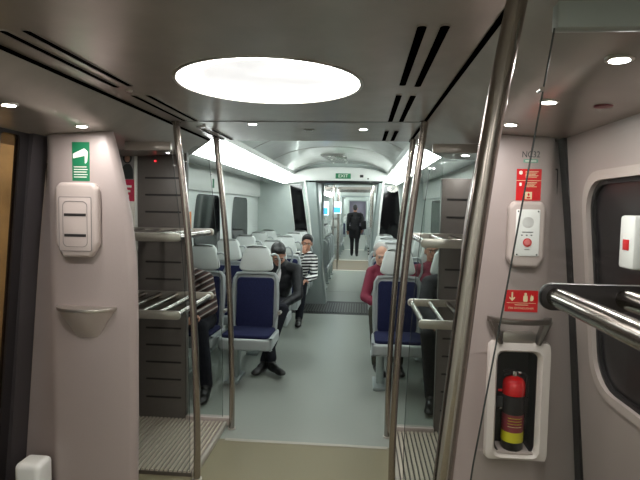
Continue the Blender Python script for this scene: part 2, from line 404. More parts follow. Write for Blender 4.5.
# doors and side walls of the vestibule
struct(MB().box(W+0.04, W+0.09, 0.9, 2.9, 0, 2.12), 'wall_right', M['cabinet'])
xd = 1.42
yw0, yw1, zw0, zw1 = 1.62, 2.345, 0.86, 1.79
b = MB(); b.ringprism(rr(0.93, 2.50, 0.02, 2.03, 0.002, 5), rr(yw0, yw1, zw0, zw1, 0.15, 5), SIDE(xd, 1), 0, 0.05)
dR = tag(b.build('door_2', M['cabinet'], ang=40), kind='structure'); LEAN = [dR]
b = MB(); b.ringprism(rr(yw0-0.035, yw1+0.035, zw0-0.035, zw1+0.035, 0.17, 6), rr(yw0+0.004, yw1-0.004, zw0+0.004, zw1-0.004, 0.15, 6), SIDE(xd, -1), -0.03, 0.008); b.build('window_bezel', M['cabinet2'], dR)
b = MB(); b.ringprism(rr(yw0-0.002, yw1+0.002, zw0-0.002, zw1+0.002, 0.15, 6), rr(yw0+0.022, yw1-0.022, zw0+0.022, zw1-0.022, 0.13, 6), SIDE(xd, 1), 0.012, 0.03); b.build('window_gasket', M['rubber'], dR)
b = MB(); b.prism(rr(yw0, yw1, zw0, zw1, 0.15, 6), SIDE(xd, 1), 0.028, 0.036); b.build('window_pane', mat('smoked_glass', (26,23,26), 0.3), dR)
b = MB()
for k in range(16): b.box(1.405, 1.45, 2.505, 2.575, 0.127*k, 0.127*(k+1)+0.002)
LEAN.append(struct(b, 'trim_5', M['rubber']))
b = MB(); b.prism(rr(1.66, 1.95, 1.5, 1.70, 0.02), SIDE(xd, -1), 0.0, 0.002)
b = MB(); b.box(1.35, 1.40, 1.90, 2.005, 1.44, 1.64, 0.012); o = tag(b.build('door_control', M['white']), 'white door control box at the right picture edge', 'control box')
b = MB(); b.box(1.347, 1.351, 1.93, 1.97, 1.51, 1.55, 0.001); b.build('button', M['red'], o)

struct(MB().box(-W-0.025, -W, 2.61, 2.9, 0, 2.12), 'wall_left', M['cabinet'])
b = MB(); b.ringprism(rr(0.93, 2.395+0.07, 0.0, 2.05, 0.002, 5), rr(2.265, 2.40, 0.05, 1.985, 0.02, 5), SIDE(-1.43, -1), 0, 0.03)
dL = tag(b.build('door_1', M['rubber'], ang=40), kind='structure')
b = MB(); b.prism(rr(2.265, 2.40, 0.05, 1.985, 0.02, 5), SIDE(-1.43, -1), 0.01, 0.016); b.build('window_pane', M['doorglass'], dL)
b = MB(); b.prism(rr(1.2, 2.1, 0.9, 1.85, 0.1, 5), SIDE(-1.43, 1), -0.001, 0.006); b.build('door_window', M['darkglass'], dL)
b = MB()
for k in range(16): b.box(-1.46, -1.405, 2.46, 2.59, 0.127*k, 0.127*(k+1)+0.002)
LEAN += [dL, struct(b, 'trim_6', mat('dark_post', (58,54,56), 0.45))]
b = MB(); b.box(-2.9, -2.8, -1, 9, -0.3, 3.2)
struct(b, 'station_wall', M['platform'])
struct(MB().box(-2.8, -1.75, -1, 9, -0.3, -0.1), 'station_platform', M['platfloor'])
struct(MB().box(-1.7, 1.7, -3.6, 8.75, 2.50, 2.52), 'roof_light_block', M['slot'])  # unseen slab added to keep platform light out of the ceiling seams
for x_, n_ in ((-1.70, 'left'), (1.68, 'right')): struct(MB().box(x_, x_+0.02, -3.6, 8.75, 2.03, 2.50), 'side_light_block_%s' % n_, M['slot'])  # unseen side strips added to complete the light block above the ceiling
tag(MB().box(-2.35, -2.05, 0, 8, 2.8, 2.86, 0.01).build('platform_light', mat('warm_tube', (255, 220, 170), emit=(255, 236, 205), es=9)), 'warm tube light out of view, added to light the station wall', 'light')  # unseen lamp, added and sized to light the wall beyond the door
b = MB(); b.caps((-1.9, 2.6, 0.0), (-1.75, 2.95, 1.55), 0.03, 0.03); 

# ------------------------------------------------------------------ fixed cabinets each side of the vestibule
def cab(sg, inn, name, lab):
    prof = [(0.0, inn[0]), (0.5, inn[1]), (1.15, inn[2]), (1.45, inn[3]), (1.75, inn[4]), (2.2, inn[5])]
    def xi(z):
        for (z0, a), (z1, c) in zip(prof, prof[1:]):
            if z <= z1: t = (z-z0)/(z1-z0); return a+(c-a)*t
    t = bmesh.new(); rings = []; N = 40
    for k in range(N+1):
        z = 2.2*k/N; x = xi(z)
        # smooth the profile
        x = sum(xi(min(2.2, max(0, z+d))) for d in (-0.15, -0.075, 0, 0.075, 0.15))/5
        pts = [(x+0.17, 2.86), (x+0.07, 2.66), (x+0.018, 2.575), (x+0.001, 2.54), (x+0.012, 2.512), (x+0.04, 2.50), (1.235, 2.50), (1.262, 2.505), (1.285, 2.52), (1.40, 2.595), (1.455, 2.60), (1.455, 2.86)]
        ring = []
        for px, py in pts:
            zz = min(z, cz(px)-0.002)
            if k == N: zz = cz(px)-0.002
            ring.append(t.verts.new((sg*px, py, zz)))
        rings.append(ring)
    m = len(rings[0])
    for i in range(N):
        if all(abs(rings[i][k].co.z-rings[i+1][k].co.z) < 1e-6 for k in range(m)): continue
        for k in range(m):
            j = (k+1) % m
            try: t.faces.new((rings[i][k], rings[i][j], rings[i+1][j], rings[i+1][k]))
            except ValueError: pass
    t.faces.new(rings[0]); t.faces.new(rings[-1])
    bmesh.ops.remove_doubles(t, verts=t.verts, dist=0.0003)
    bmesh.ops.recalc_face_normals(t, faces=t.faces[:])
    b = MB(); b.add(t)
    o = b.build(name, M['cabinet'], loc=(sg*1.1, 2.65, 0), ang=50)
    lean(o, 1.3); return tag(o, lab, 'cabinet')
cabL = cab(-1, (0.812, 0.806, 0.803, 0.812, 0.862, 0.975), 'end_cabinet', 'pale grey floor-to-ceiling cabinet by the left door, with green sticker')
cabR = cab(1, (0.855, 0.855, 0.855, 0.86, 0.89, 0.97), 'end_cabinet', 'pale grey floor-to-ceiling cabinet on the right, holding the fire extinguisher')
F = 2.5
# little access flaps on the chamfered sides
for sg, c in ((-1, cabL), (1, cabR)):
    b = MB()
    a0, a1 = V((sg*1.285, 2.5475)), V((sg*1.325, 2.574))
    def ff(u, v, w, a0=a0, a1=a1, sg=sg):
        p = a0+(a1-a0)*u; nrm = V((-(a1-a0).y, (a1-a0).x)).normalized()
        if nrm.y > 0: nrm = -nrm
        p = p+nrm*w; return (p.x-sg*1.1, p.y-2.65, v)
    b.ringprism(rr(0, 1, 1.68, 1.86, 0.08, 3), rr(0.1, 0.9, 1.687, 1.853, 0.06, 3), ff, 0.0005, 0.003)
    b.build('access_flap', M['slot'], c)

for q in LEAN: lean(q)
# white foot block beside the left door
tag(MB().box(-1.40, -1.26, 2.36, 2.49, 0.0, 0.30, 0.03, 4).build('door_foot_block', M['white']), 'small white foot block at the bottom of the left door frame', 'block')

# --- left cabinet fittings
def front_panel(x0, x1, z0, z1, r, m, name, parent, y=F, d=0.012, bev=0.004):
    b = MB(); b.prism(rr(x0, x1, z0, z1, r, 6), FRONT(y), -0.003, d, bev); return b.build(name, m, parent)
o = tag(MB().prism(rr(-0.047, 0.047, -0.10, 0.10, 0.002), lambda u, v, w: (u, -w, v), -0.0005, 0.0015).build('safety_sticker', M['green']), 'green sticker with white pictogram on the left cabinet', 'sticker')
o.location = (-1.09, F, 1.865)
b = MB(); b.prism(rpoly([(-0.042, 0.04), (0.02, 0.068), (0.038, 0.05), (0.035, 0.0), (0.022, -0.012), (0.022, 0.03), (-0.03, 0.018), (-0.042, 0.015)], 0.004, 2), lambda u, v, w: (u, -w, v), 0.0015, 0.0025); b.build('pictogram', M['signwhite'], o)
b = MB()
for k in range(5): b.box(-0.038, 0.03+0.006*(k % 2), -0.0024, -0.0014, -0.03-k*0.013, -0.026-k*0.013)
b.build('small_print', M['signwhite'], o)
o = empty('wall_speaker', (-1.095, F, 1.54), 'raised pale panel with two dark grille slits on the left cabinet', 'speaker panel')
lf0 = lambda u, v, w: (u, -w, v)
b = MB(); b.prism(rpoly([(-0.115, -0.10), (-0.115, 0.185), (-0.092, 0.215), (0.092, 0.215), (0.115, 0.185), (0.115, -0.10), (0.075, -0.17), (-0.075, -0.17)], 0.015), lf0, -0.004, 0.05, 0.02, 5); b.build('housing', M['cabinet2'], o)
b = MB(); b.prism(rr(-0.085, 0.085, -0.135, 0.14, 0.008), lf0, 0.048, 0.054, 0.001); b.build('cover', M['cabinet2'], o)
b = MB(); b.ringprism(rr(-0.087, 0.087, -0.137, 0.142, 0.009), rr(-0.084, 0.084, -0.134, 0.139, 0.007), lf0, 0.0495, 0.0545); b.build('cover_joint', M['greytext'], o)
for z in (0.05, -0.055): MB().box(-0.058, 0.058, -0.0556, -0.052, z-0.007, z+0.007).build('grille_slit', M['slot'], o)
b = MB(); b.ringprism(rr(-0.066, 0.066, -0.115, 0.12, 0.026), rr(-0.063, 0.063, -0.112, 0.117, 0.024), lf0, 0.053, 0.0552)
b.build('groove', M['greytext'], o)
# left fold-down perch handle
def bowl(name, lab, cx, z0, w, h, depth):
    o = empty(name, (cx, F+0.003, z0), lab, 'handle')
    b = MB(); t = bmesh.new(); rings = []
    for i in range(9):
        f = i/8; hw = w/2*(1-f*0.62)*0.93; dd = depth*(1-f)**0.8*0.95+0.004
        rings.append([t.verts.new((hw*math.cos(PI+PI*k/20), dd*math.sin(PI+PI*k/20), -0.012-h*f)) for k in range(21)])
    for i in range(8):
        for k in range(20): t.faces.new((rings[i][k], rings[i][k+1], rings[i+1][k+1], rings[i+1][k]))
    t.faces.new(rings[0]); t.faces.new(rings[-1][::-1]); bmesh.ops.recalc_face_normals(t, faces=t.faces[:]); b.add(t); b.build('bowl', M['cabinet2'], o)
    b = MB(); pts = [(w/2*math.cos(PI+PI*k/20), depth*math.sin(PI+PI*k/20), 0) for k in range(21)]
    b.prism([(p[0], p[1]) for p in pts], TOP(0), -0.014, 0.004, 0.004); b.build('rim', M['steel_soft'], o)
    return o
bowl('perch_handle', 'steel-rimmed half-round grab ledge on the left cabinet', -1.066, 1.105, 0.325, 0.15, 0.10)

# --- right cabinet fittings
R0_ = set(bpy.data.objects)
sgn = tag(MB().prism(rr(0.989, 1.105, 1.70, 1.852, 0.002), FRONT(F), 0.0, 0.0015).build('safety_sign', M['red']), 'upper red instruction sign with cream print, below the number NC32', 'sign')
sgn['label'] = 'upper red instruction sign with pale print on the right cabinet'
b = MB(); b.box(0.989, 1.105, F-0.002, F-0.0014, 1.795, 1.797)
for k in range(5): b.box(1.03, 1.09-0.006*(k % 3), F-0.002, F-0.0014, 1.838-k*0.0065, 1.8405-k*0.0065)
for k in range(4): b.box(1.03, 1.085-0.006*(k % 3), F-0.002, F-0.0014, 1.785-k*0.0065, 1.7875-k*0.0065)
b.build('small_print', M['signcream'], sgn)
MB().prism(rr(1.0, 1.016, 1.825, 1.843, 0.006), FRONT(F), 0.0014, 0.002).build('pictogram', M['signwhite'], sgn)
MB().prism(rr(1.003, 1.014, 1.77, 1.786, 0.004), FRONT(F), 0.0014, 0.002).build('pictogram', M['signwhite'], sgn)
b = MB(); b.box(1.032, 1.064, F-0.0022, F-0.0014, 1.706, 1.742); p = b.build('alarm_pictogram', M['signcream'], sgn)
b = MB(); b.box(1.040, 1.056, F-0.003, F-0.002, 1.710, 1.718); b.prism(rpoly([(1.048, 1.720), (1.054, 1.728), (1.048, 1.738), (1.042, 1.728)], 0.001, 1), FRONT(F), 0.002, 0.003); b.build('pictogram_mark', M['red'], p)
tag(text('unit_number', 'NC32', 0.042, M['ink'], (1.052, F-0.001, 1.92), (PI/2, 0, 0), scale=(0.82, 1, 1)), 'dark unit number NC32 above the red sign', 'number')
g = tag(MB().prism(rr(1.018, 1.086, 1.882, 1.898, 0.001), FRONT(F), 0, 0.0014).build('green_label', mat('faded_green', (110, 158, 138), 0.5)), 'faded green label strip right under the number NC32', 'label')
b = MB(); b.box(1.026, 1.078, F-0.002, F-0.0013, 1.888, 1.892); b.build('small_print', M['signwhite'], g)
# intercom
o = empty('intercom', (1.036, F, 1.52), 'raised emergency intercom with round speaker and red button on the right cabinet', 'intercom')
lf = lambda u, v, w: (u, -w, v)
b = MB(); b.prism(rpoly([(-0.086, -0.10), (-0.086, 0.15), (-0.066, 0.175), (0.066, 0.175), (0.086, 0.15), (0.086, -0.10), (0.055, -0.142), (-0.055, -0.142)], 0.012), lf, -0.004, 0.046, 0.018, 5); b.build('housing', M['cabinet2'], o)
b = MB(); b.prism(rr(-0.055, 0.055, -0.085, 0.137, 0.006), lf, 0.038, 0.045, 0.001); fp = b.build('faceplate', M['white'], o); fp.location.y = -0.0055
for sx in (-0.046, 0.046):
    for sz in (-0.078, 0.128): MB().ell((sx, -0.0455, sz), (0.004, 0.002, 0.004), 10, 6).build('screw', M['slot'], fp)
b = MB()
for r in (0.006, 0.012, 0.018, 0.024):
    nn = int(r*900)
    for k in range(nn): b.box(r*math.cos(2*PI*k/nn)-0.0018, r*math.cos(2*PI*k/nn)+0.0018, -0.0458, -0.0448, 0.075+r*math.sin(2*PI*k/nn)-0.0018, 0.075+r*math.sin(2*PI*k/nn)+0.0018)
b.build('speaker_holes', M['greytext'], fp)
b = MB()
for k in range(3): b.box(-0.03+0.022*k, -0.022+0.022*k, -0.0462, -0.0448, 0.012, 0.017)
b.box(-0.025, 0.025, -0.0458, -0.0448, 0.027, 0.031)
b.build('indicator', M['ink'], fp)
b = MB(); b.ringprism([(0.02*math.cos(2*PI*k/24), 0.02*math.sin(2*PI*k/24)-0.02) for k in range(24)], [(0.015*math.cos(2*PI*k/24), 0.015*math.sin(2*PI*k/24)-0.02) for k in range(24)], lf, 0.045, 0.049); bt = b.build('button_ring', M['red'], fp)
b = MB(); b.prism([(0.014*math.cos(2*PI*k/24), 0.014*math.sin(2*PI*k/24)-0.02) for k in range(24)], lf, 0.045, 0.051, 0.001); b.build('button', mat('faded_red', (214, 120, 118), 0.4), fp)
b = MB(); b.box(-0.012, 0.012, -0.0458, -0.0448, -0.056, -0.052); b.build('small_print', M['greytext'], fp)

# lower red sign with arrow and extinguisher
sgn = tag(MB().prism(rr(0.958, 1.115, 1.155, 1.262, 0.002), FRONT(F), 0.0, 0.0015).build('safety_sign', M['red']), 'lower red sign with downward arrow and extinguisher symbol', 'sign')
FR3 = lambda u, v, w: (u, F-w, v+0.03)
b = MB(); b.prism([(0.992-0.0035, 1.222), (0.992+0.0035, 1.222), (0.992+0.0035, 1.192), (1.005, 1.199), (1.005, 1.192), (0.992, 1.178), (0.979, 1.192), (0.979, 1.199), (0.992-0.0035, 1.192)], FR3, 0.0014, 0.0021); b.build('arrow', M['signcream'], sgn)
b = MB(); b.prism(rr(1.045, 1.066, 1.176, 1.206, 0.005), FR3, 0.0014, 0.0021); b.prism(rr(1.050, 1.061, 1.206, 1.220, 0.003), FR3, 0.0014, 0.0021); b.build('extinguisher_symbol', M['signcream'], sgn)
b = MB(); b.prism(rpoly([(1.077, 1.18), (1.079, 1.20), (1.084, 1.212), (1.086, 1.202), (1.091, 1.208), (1.094, 1.19), (1.09, 1.18)], 0.002, 2), FR3, 0.0014, 0.0021); b.build('flame_symbol', M['signcream'], sgn)
b = MB(); b.box(0.967, 1.106, F-0.002, F-0.0014, 1.198, 1.200)
b.box(1.005, 1.07, F-0.002, F-0.0014, 1.188, 1.191); b.build('dividing_line', M['signcream'], sgn)
text('sign_words', 'FIRE EXTINGUISHER', 0.0135, M['signcream'], (1.036, F-0.0015, 1.173), (PI/2, 0, 0), sgn)

# steel loop handle on right cabinet
o = empty('perch_handle', (1.026, F, 1.122), 'steel loop handle with tapering legs above the extinguisher niche', 'handle')
b = MB(); n = 14
pts = [(0.152*math.cos(PI+PI*k/n), -0.012+0.085*math.sin(PI+PI*k/n)) for k in range(n+1)]
inn = [(0.118*math.cos(PI+PI*k/n), -0.012+0.062*math.sin(PI+PI*k/n)) for k in range(n+1)]
b.prism(pts+inn[::-1], TOP(0), -0.014, 0.012, 0.003); b.build('rim', M['steel_dark2'], o)
for s in (-1, 1):
    b = MB(); b.prism(rpoly([(s*0.15, -0.004), (s*0.112, -0.004), (s*0.078, -0.118), (s*0.098, -0.122)], 0.006, 3), lf, -0.002, 0.05, 0.005); b.build('side_leg', M['steel_dark2'], o)
b = MB(); b.prism(rr(-0.08, 0.08, -0.12, -0.06, 0.02), lf, -0.001, 0.03, 0.008); b.build('back_plate', M['steel_soft'], o)

# extinguisher niche (protruding moulding with deep opening)
o = empty('extinguisher_niche', (1.030, F, 0.7), 'moulded pale housing with an open niche in the right cabinet', 'housing')
out = rpoly([(-0.152, -0.284), (-0.150, 0.295), (-0.135, 0.312), (0.135, 0.312), (0.150, 0.295), (0.152, -0.284)], 0.012)
def resample(pts, n):
    P = [V((*p, 0)) for p in pts]; L = [(P[(i+1) % len(P)]-P[i]).length for i in range(len(P))]; T = sum(L); res = []
    for k in range(n):
        d = T*k/n; i = 0
        while d > L[i]: d -= L[i]; i += 1
        p = P[i].lerp(P[(i+1) % len(P)], d/L[i] if L[i] else 0); res.append((p.x, p.y))
    return res
def angsort(pts, c, n):   # radial resample of a convex-ish outline
    res = []
    for k in range(n):
        a = 2*PI*k/n+0.01; d = V((math.cos(a), math.sin(a))); best = None
        for i in range(len(pts)):
            p = V(pts[i])-c; q = V(pts[(i+1) % len(pts)])-c; e = q-p; den = d.x*e.y-d.y*e.x
            if abs(den) < 1e-12: continue
            tt = (p.x*e.y-p.y*e.x)/den; uu = (p.x*d.y-p.y*d.x)/den
            if tt > 0 and -1e-6 <= uu <= 1+1e-6: best = tt if best is None else max(best, tt)
        res.append((c.x+d.x*best, c.y+d.y*best))
    return res
cc = V((0, 0.0)); O = angsort(out, cc, 96); I = angsort(rr(-0.107, 0.100, -0.262, 0.262, 0.035, 6), cc, 96); I2 = angsort(rr(-0.100, 0.093, -0.255, 0.254, 0.03, 6), cc, 96)
t = bmesh.new()
R = [[t.verts.new((u, y, v)) for u, v in P] for P, y in ((O, 0.0), ([(u*0.97, v*0.99) for u, v in O], -0.028), ([(u*1.08, v*1.03) for u, v in I], -0.036), (I, -0.026), (I2, 0.004))]
for A, B2 in zip(R, R[1:]):
    for k in range(96): t.faces.new((A[k], A[(k+1) % 96], B2[(k+1) % 96], B2[k]))
bmesh.ops.recalc_face_normals(t, faces=t.faces[:]); b = MB(); b.add(t); b.build('surround', M['surround'], o, ang=50)
b = MB(); b.prism(rr(-0.099, 0.092, -0.254, 0.253, 0.03, 6), lf, -0.118, -0.112); b.ringprism(rr(-0.0995, 0.0925, -0.2545, 0.2535, 0.03, 6), rr(-0.096, 0.089, -0.251, 0.250, 0.03, 6), lf, -0.115, 0.0); b.build('niche_lining', M['rubber'], o)
cut = MB().prism(rr(-0.100, 0.093, -0.255, 0.254, 0.03, 6), lf, -0.12, 0.08).build('cutter', M['rubber']); cut.location = (1.151, F, 0.7)
bo = cabR.modifiers.new('niche', 'BOOLEAN'); bo.operation = 'DIFFERENCE'; bo.object = cut; bo.solver = 'EXACT'
bpy.context.view_layer.update()
nm_ = bpy.data.meshes.new_from_object(cabR.evaluated_get(bpy.context.evaluated_depsgraph_get()))
cabR.modifiers.clear(); cabR.data = nm_; bpy.data.objects.remove(cut)
# the extinguisher stands in the niche, leaning against its back
ex = empty('fire_extinguisher', (1.026, F+0.035, 0.452), 'red and black fire extinguisher with yellow label in the niche', 'fire extinguisher')
R0 = 0.052; ex.scale.z = 0.9
b = MB(); b.lathe([(R0*0.9, 0.0), (R0, 0.01), (R0, 0.28), (R0, 0.315)], (0, 0, 0), 36); b.build('cylinder', M['blackgloss'], ex)
b = MB(); b.lathe([(R0*1.04, 0.312), (R0*1.05, 0.365), (R0*0.98, 0.385), (R0*0.75, 0.402), (R0*0.35, 0.41), (0.012, 0.412)], (0, 0, 0), 36); b.build('dome', M['redgloss'], ex)
b = MB(); b.lathe([(R0*1.02, 0.105), (R0*1.02, 0.205)], (0, 0, 0), 36); b.build('upper_label', M['maroonlab'], ex); 
b = MB(); b.lathe([(R0*1.025, 0.05), (R0*1.025, 0.107)], (0, 0, 0), 36); b.build('lower_label', M['yellowlab'], ex)
for k in range(4):
    b = MB(); b.tube([(R0*1.035*math.sin(a), -R0*1.035*math.cos(a), 0.188-k*0.016) for a in [(-0.7+i*0.12) for i in range(12)]], 0.0012, 6)
    b.build('print_line', M['yellowlab' if k < 3 else 'signcream'], ex)
b = MB(); b.lathe([(R0*1.06, 0.208), (R0*1.07, 0.213), (R0*1.07, 0.298), (R0*1.06, 0.303)], (0, 0, 0), 36); b.box(-0.082, -0.048, -0.012, 0.035, 0.215, 0.295, 0.004); b.box(0.048, 0.072, -0.012, 0.035, 0.215, 0.295, 0.004); b.build('strap', M['rubber'], ex)
b = MB(); b.caps((-0.076, -0.02, 0.232), (-0.066, -0.03, 0.24), 0.006, 0.006); b.build('strap_buckle', M['chrome'], ex)
b = MB(); b.lathe([(0.013, 0.41), (0.015, 0.422), (0.012, 0.44)], (0, 0, 0), 20); b.ell((0.024, -0.010, 0.435), (0.009, 0.006, 0.009)); b.build('valve', M['chrome'], ex)
b = MB(); b.tube([(0.0, 0.0, 0.44), (-0.03, -0.008, 0.447), (-0.055, -0.01, 0.44)], 0.006, 10); b.tube([(0.0, 0.0, 0.43), (-0.03, -0.008, 0.425), (-0.05, -0.01, 0.415)], 0.005, 10); b.build('lever', M['blackgloss'], ex)
b = MB(); b.tube([(0.01, 0, 0.43), (0.045, 0, 0.43), (0.066, 0, 0.40), (0.068, 0.004, 0.3), (0.064, 0.004, 0.12)], 0.006, 10); b.build('hose', M['blackgloss'], ex)
b = MB(); b.box(-0.078, -0.058, -0.012, -0.006, 0.325, 0.337, 0.001); b.build('pin_tag', M['redgloss'], ex)
b = MB(); b.box(0.936, 1.116, F-0.02, F+0.10, 0.444, 0.452, 0.002); sh = b.build('shelf', M['cabinet2'], o); sh.location = -V(o.location)

for q in set(bpy.data.objects)-R0_:
    if q.parent is None: q.location.x += 0.117+(0.004 if q.location.z < 0.72 and q.location.z > 0.1 else 0)
# ------------------------------------------------------------------ stanchion poles
PR = [(0.0, 0.585), (0.25, 0.583), (0.5, 0.587), (0.75, 0.595), (1.0, 0.606), (1.3, 0.626), (1.6, 0.652), (1.9, 0.685), (2.138, 0.716)]
def px_of(z, prof=PR):
    for (z0, a), (z1, c) in zip(prof, prof[1:]):
        if z <= z1: return a+(c-a)*(z-z0)/(z1-z0)
    return prof[-1][1]
def pole(sg, y, dx, lab, prof=None):
    prof = prof or PR
    zt = min(cz(prof[-1][1]+dx), 2.14)
    o = empty('grab_pole', (sg*(0.585+dx), y, 0), lab, 'pole', 'curved steel grab poles of the vestibule')
    off = 0.585+dx
    pts = []
    for k in range(29):
        z = zt*k/28; x = sum(px_of(max(0, min(2.138, z+d)), prof) for d in (-0.1, 0, 0.1))/3+dx
        pts.append((sg*(x-off), 0, z))
    MB().tube(pts, 0.0205, 28).build('tube', M['steel'], o)
    MB().lathe([(0.030, 0.0), (0.030, 0.006), (0.0245, 0.008)], pts[0], 24).build('floor_flange', M['steel_soft'], o)
    MB().lathe([(0.0245, -0.006), (0.028, -0.005), (0.028, 0.0)], pts[-1], 24).build('ceiling_collar', M['steel'], o)
    return o
pole(-1, 2.85, 0.005, 'left curved steel pole, the nearer of the two left ones')
pole(-1, 3.55, -0.025, 'left curved steel pole, the farther of the two left ones')
pole(1, 2.85, -0.01, 'right curved steel pole, middle one of the three right ones')
pole(1, 3.55, 0.0, 'right curved steel pole, farthest of the three right ones')
pole(1, 1.05, 0, 'thick-looking curved steel pole nearest the camera on the right', [(0, 0.50), (0.6, 0.517), (1.07, 0.545), (1.24, 0.562), (1.59, 0.593), (1.87, 0.626), (2.07, 0.661), (2.138, 0.675)])

# ------------------------------------------------------------------ glass screens with luggage racks
def screen(sg, y, xo, lab, off=0.058, z0=0.03, z1=1.97, prof=None, rail='vceil'):
    ex = (lambda z: px_of(z)+off) if prof is None else (lambda z: px_of(z, prof)); dx = 0
    o = empty('glass_screen', (sg*1.0, y, 0), lab, 'glass screen', 'clear glass screens of the luggage racks')
    t = []
    N = 16
    for k in range(N+1):
        z = z0+(z1-z0)*k/N; t.append((sg*ex(z)-sg, z))
    outl = t+[(sg*xo-sg, z1), (sg*xo-sg, z0)]
    MB().prism(outl, lambda u, v, w: (u, w, v), -0.005, 0.005).build('pane', M['glass'], o)
    # polished edge
    e = [(x, 0, z) for x, z in t]
    b = MB(); b.tube(e, 0.0018, 8); b.build('edge', M['glass_edge'], o)
    for z in (1.88,):
        x = sg*ex(z)-sg
        MB().tube([(x-sg*0.004, -0.009, z), (x-sg*0.004, 0.009, z)], 0.005, 12).build('clamp', M['chrome'], o)
    if rail: MB().box(*sorted((sg*ex(z1)-sg, sg*1.03-sg)), -0.016, 0.016, z1-0.004, z1+0.045, 0.003).build('top_rail', M[rail], o)
    return o
def rack(sg, y0, y1, z, lab, x0=0.735):
    o = empty('luggage_rack', (sg*1.0, (y0+y1)/2, z), lab, 'luggage rack', 'tubular steel luggage racks')
    h = (y1-y0)/2
    for k in range(5):
        x = sg*(x0+0.125*k)-sg
        MB().tube([(x, -h+0.008, 0), (x, h-0.008, 0)], 0.0185, 18).build('tube', M['steel'], o)
    for s in (-1, 1):
        xa, xb = sorted((sg*(x0-0.028)-sg, sg*1.46-sg))
        MB().prism(rr(xa, xb, -0.026, 0.026, 0.022, 5), lambda u, v, w, s=s: (u, s*(h-0.008)+w, v), -0.008, 0.008, 0.003).build('end_plate', M['steel_soft'] if not (y0 < 2) else M['steel_dark'], o)
    return o
for sg, nm, xo in ((-1, 'left', 1.4), (1, 'right', 1.4)):
    screen(sg, 2.875, 1.44, 'clear glass screen at the near end of the %s luggage bay' % nm)
    screen(sg, 3.60, 0.93, 'clear glass screen at the far end of the %s luggage bay' % nm, z0=0.065, z1=2.08, rail=None)
    rack(sg, 2.89, 3.58, 1.455, 'upper steel luggage rack in the %s bay' % nm)
    rack(sg, 2.89, 3.58, 0.985, 'lower steel luggage rack in the %s bay' % nm)
    # raised ribbed floor
    xa, xb = sorted((sg*0.63, sg*1.46))
    o = tag(MB().box(xa, xb, 2.87, 3.62, 0, 0.022).build('ribbed_platform', M['rib_dark'], loc=(sg, 3.2, 0)), 'ribbed metal floor plate of the %s luggage bay' % nm, 'floor plate')
    b = MB()
    for k in range(28):
        x = sg*(0.648+0.0293*k)-sg; b.box(x-0.009, x+0.009, -0.325, 0.41, 0.02, 0.034, 0.002, 1)
    b.build('ribs', M['rib_light'], o)
    xa, xb = sorted((sg*0.605, sg*0.63)); MB().box(xa-sg, xb-sg, -0.33, 0.42, 0, 0.036, 0.004).build('edge_strip', M['kerb'], o)
    struct(MB().box(*sorted((sg*1.46, sg*1.52)), 2.87, 3.72, 0, 2.12), 'wall_%s_bay' % nm, M['rack_wall'])
    # slotted end panel
    ya = 3.61
    o = tag(MB().box(*sorted((sg*0.925, sg*1.30)), ya, ya+0.05, 0.0, 1.87 if sg > 0 else 2.06, 0.006).build('slotted_panel', M['rack_wall'], loc=(sg*1.1, ya, 0)), 'grey end panel with horizontal dark slots in the %s luggage bay' % nm, 'panel')
    for z in (1.846, 1.721, 1.595, 1.222, 1.094, 0.722, 0.592, 0.461, 0.33, 0.19):
        if sg > 0 and z > 1.8: continue
        MB().prism(rr(*sorted((sg*0.965-sg*1.1, sg*1.24-sg*1.1)), z-0.007, z+0.007, 0.006, 3), lambda u, v, w: (u, -w, v), -0.001, 0.002).build('slot', M['slot'], o)
    # bottom frame of far screen
    xa, xb = sorted((sg*0.58, sg*0.925))
    tag(MB().box(xa, xb, 3.585, 3.64, 0.0, 0.062, 0.008).build('screen_base', M['cabinet2']), 'pale kerb under the far glass screen of the %s luggage bay' % nm, 'kerb')
    tag(MB().box(*sorted((sg*1.30, sg*1.46)), 3.60, 3.66, 0, 2.04).build('end_infill', M['white']), 'narrow white panel at wall end of the %s luggage bay' % nm, 'panel')
# near right bay
screen(1, 1.0, 1.40, 'large clear glass screen nearest the camera on the right', z1=1.995, prof=[(0.0, 0.50), (0.5, 0.535), (1.1, 0.592), (1.5, 0.649), (2.0, 0.717), (2.2, 0.745)], rail='rail_grey')
rack(1, 0.12, 0.985, 1.488, 'thick steel luggage rack nearest the camera at right edge', x0=0.732)
struct(MB().box(1.40, 1.46, 0.0, 0.93, 0, 2.05), 'trim_7', M['cabinet'])
# bolts through near glass
# red indicator and poster
tag(MB().ell((-1.16, 3.605, 1.97), (0.008, 0.004, 0.006)).build('indicator_light', M['redled']), 'tiny glowing red indicator at the top of the left bay', 'indicator')
po = tag(MB().box(-1.455, -1.315, 3.594, 3.600, 0.9, 2.05).build('advert_poster', M['signwhite'], loc=(-1.385, 3.597, 1.5)), 'narrow advert with portrait and pink band beside left bay', 'poster')
b = MB(); b.box(-0.07, 0.07, -0.006, -0.003, 0.17, 0.33); b.build('pink_band', M['pink'], po)
b = MB(); b.box(-0.07, 0.07, -0.006, -0.003, 0.33, 0.56); b.build('portrait_ground', mat('poster_grey', (150, 146, 146), 0.5), po)
b = MB(); b.ell((0.02, -0.007, 0.49), (0.035, 0.002, 0.042)); b.prism(rpoly([(-0.03, 0.335), (-0.02, 0.42), (0.005, 0.445), (0.04, 0.445), (0.06, 0.41), (0.065, 0.335)], 0.01), lf, 0.006, 0.008); b.build('portrait_hair', M['ink'], po)
b = MB(); b.ell((0.02, -0.009, 0.485), (0.02, 0.002, 0.028)); b.build('portrait_face', M['skin2'], po)
for k, s in enumerate(('d', 'C', 'i')):
    pass
b = MB()
for k in range(3): b.box(-0.05, 0.03+0.01*k, -0.0075, -0.006, 0.2+0.036*k, 0.217+0.036*k, 0.001)
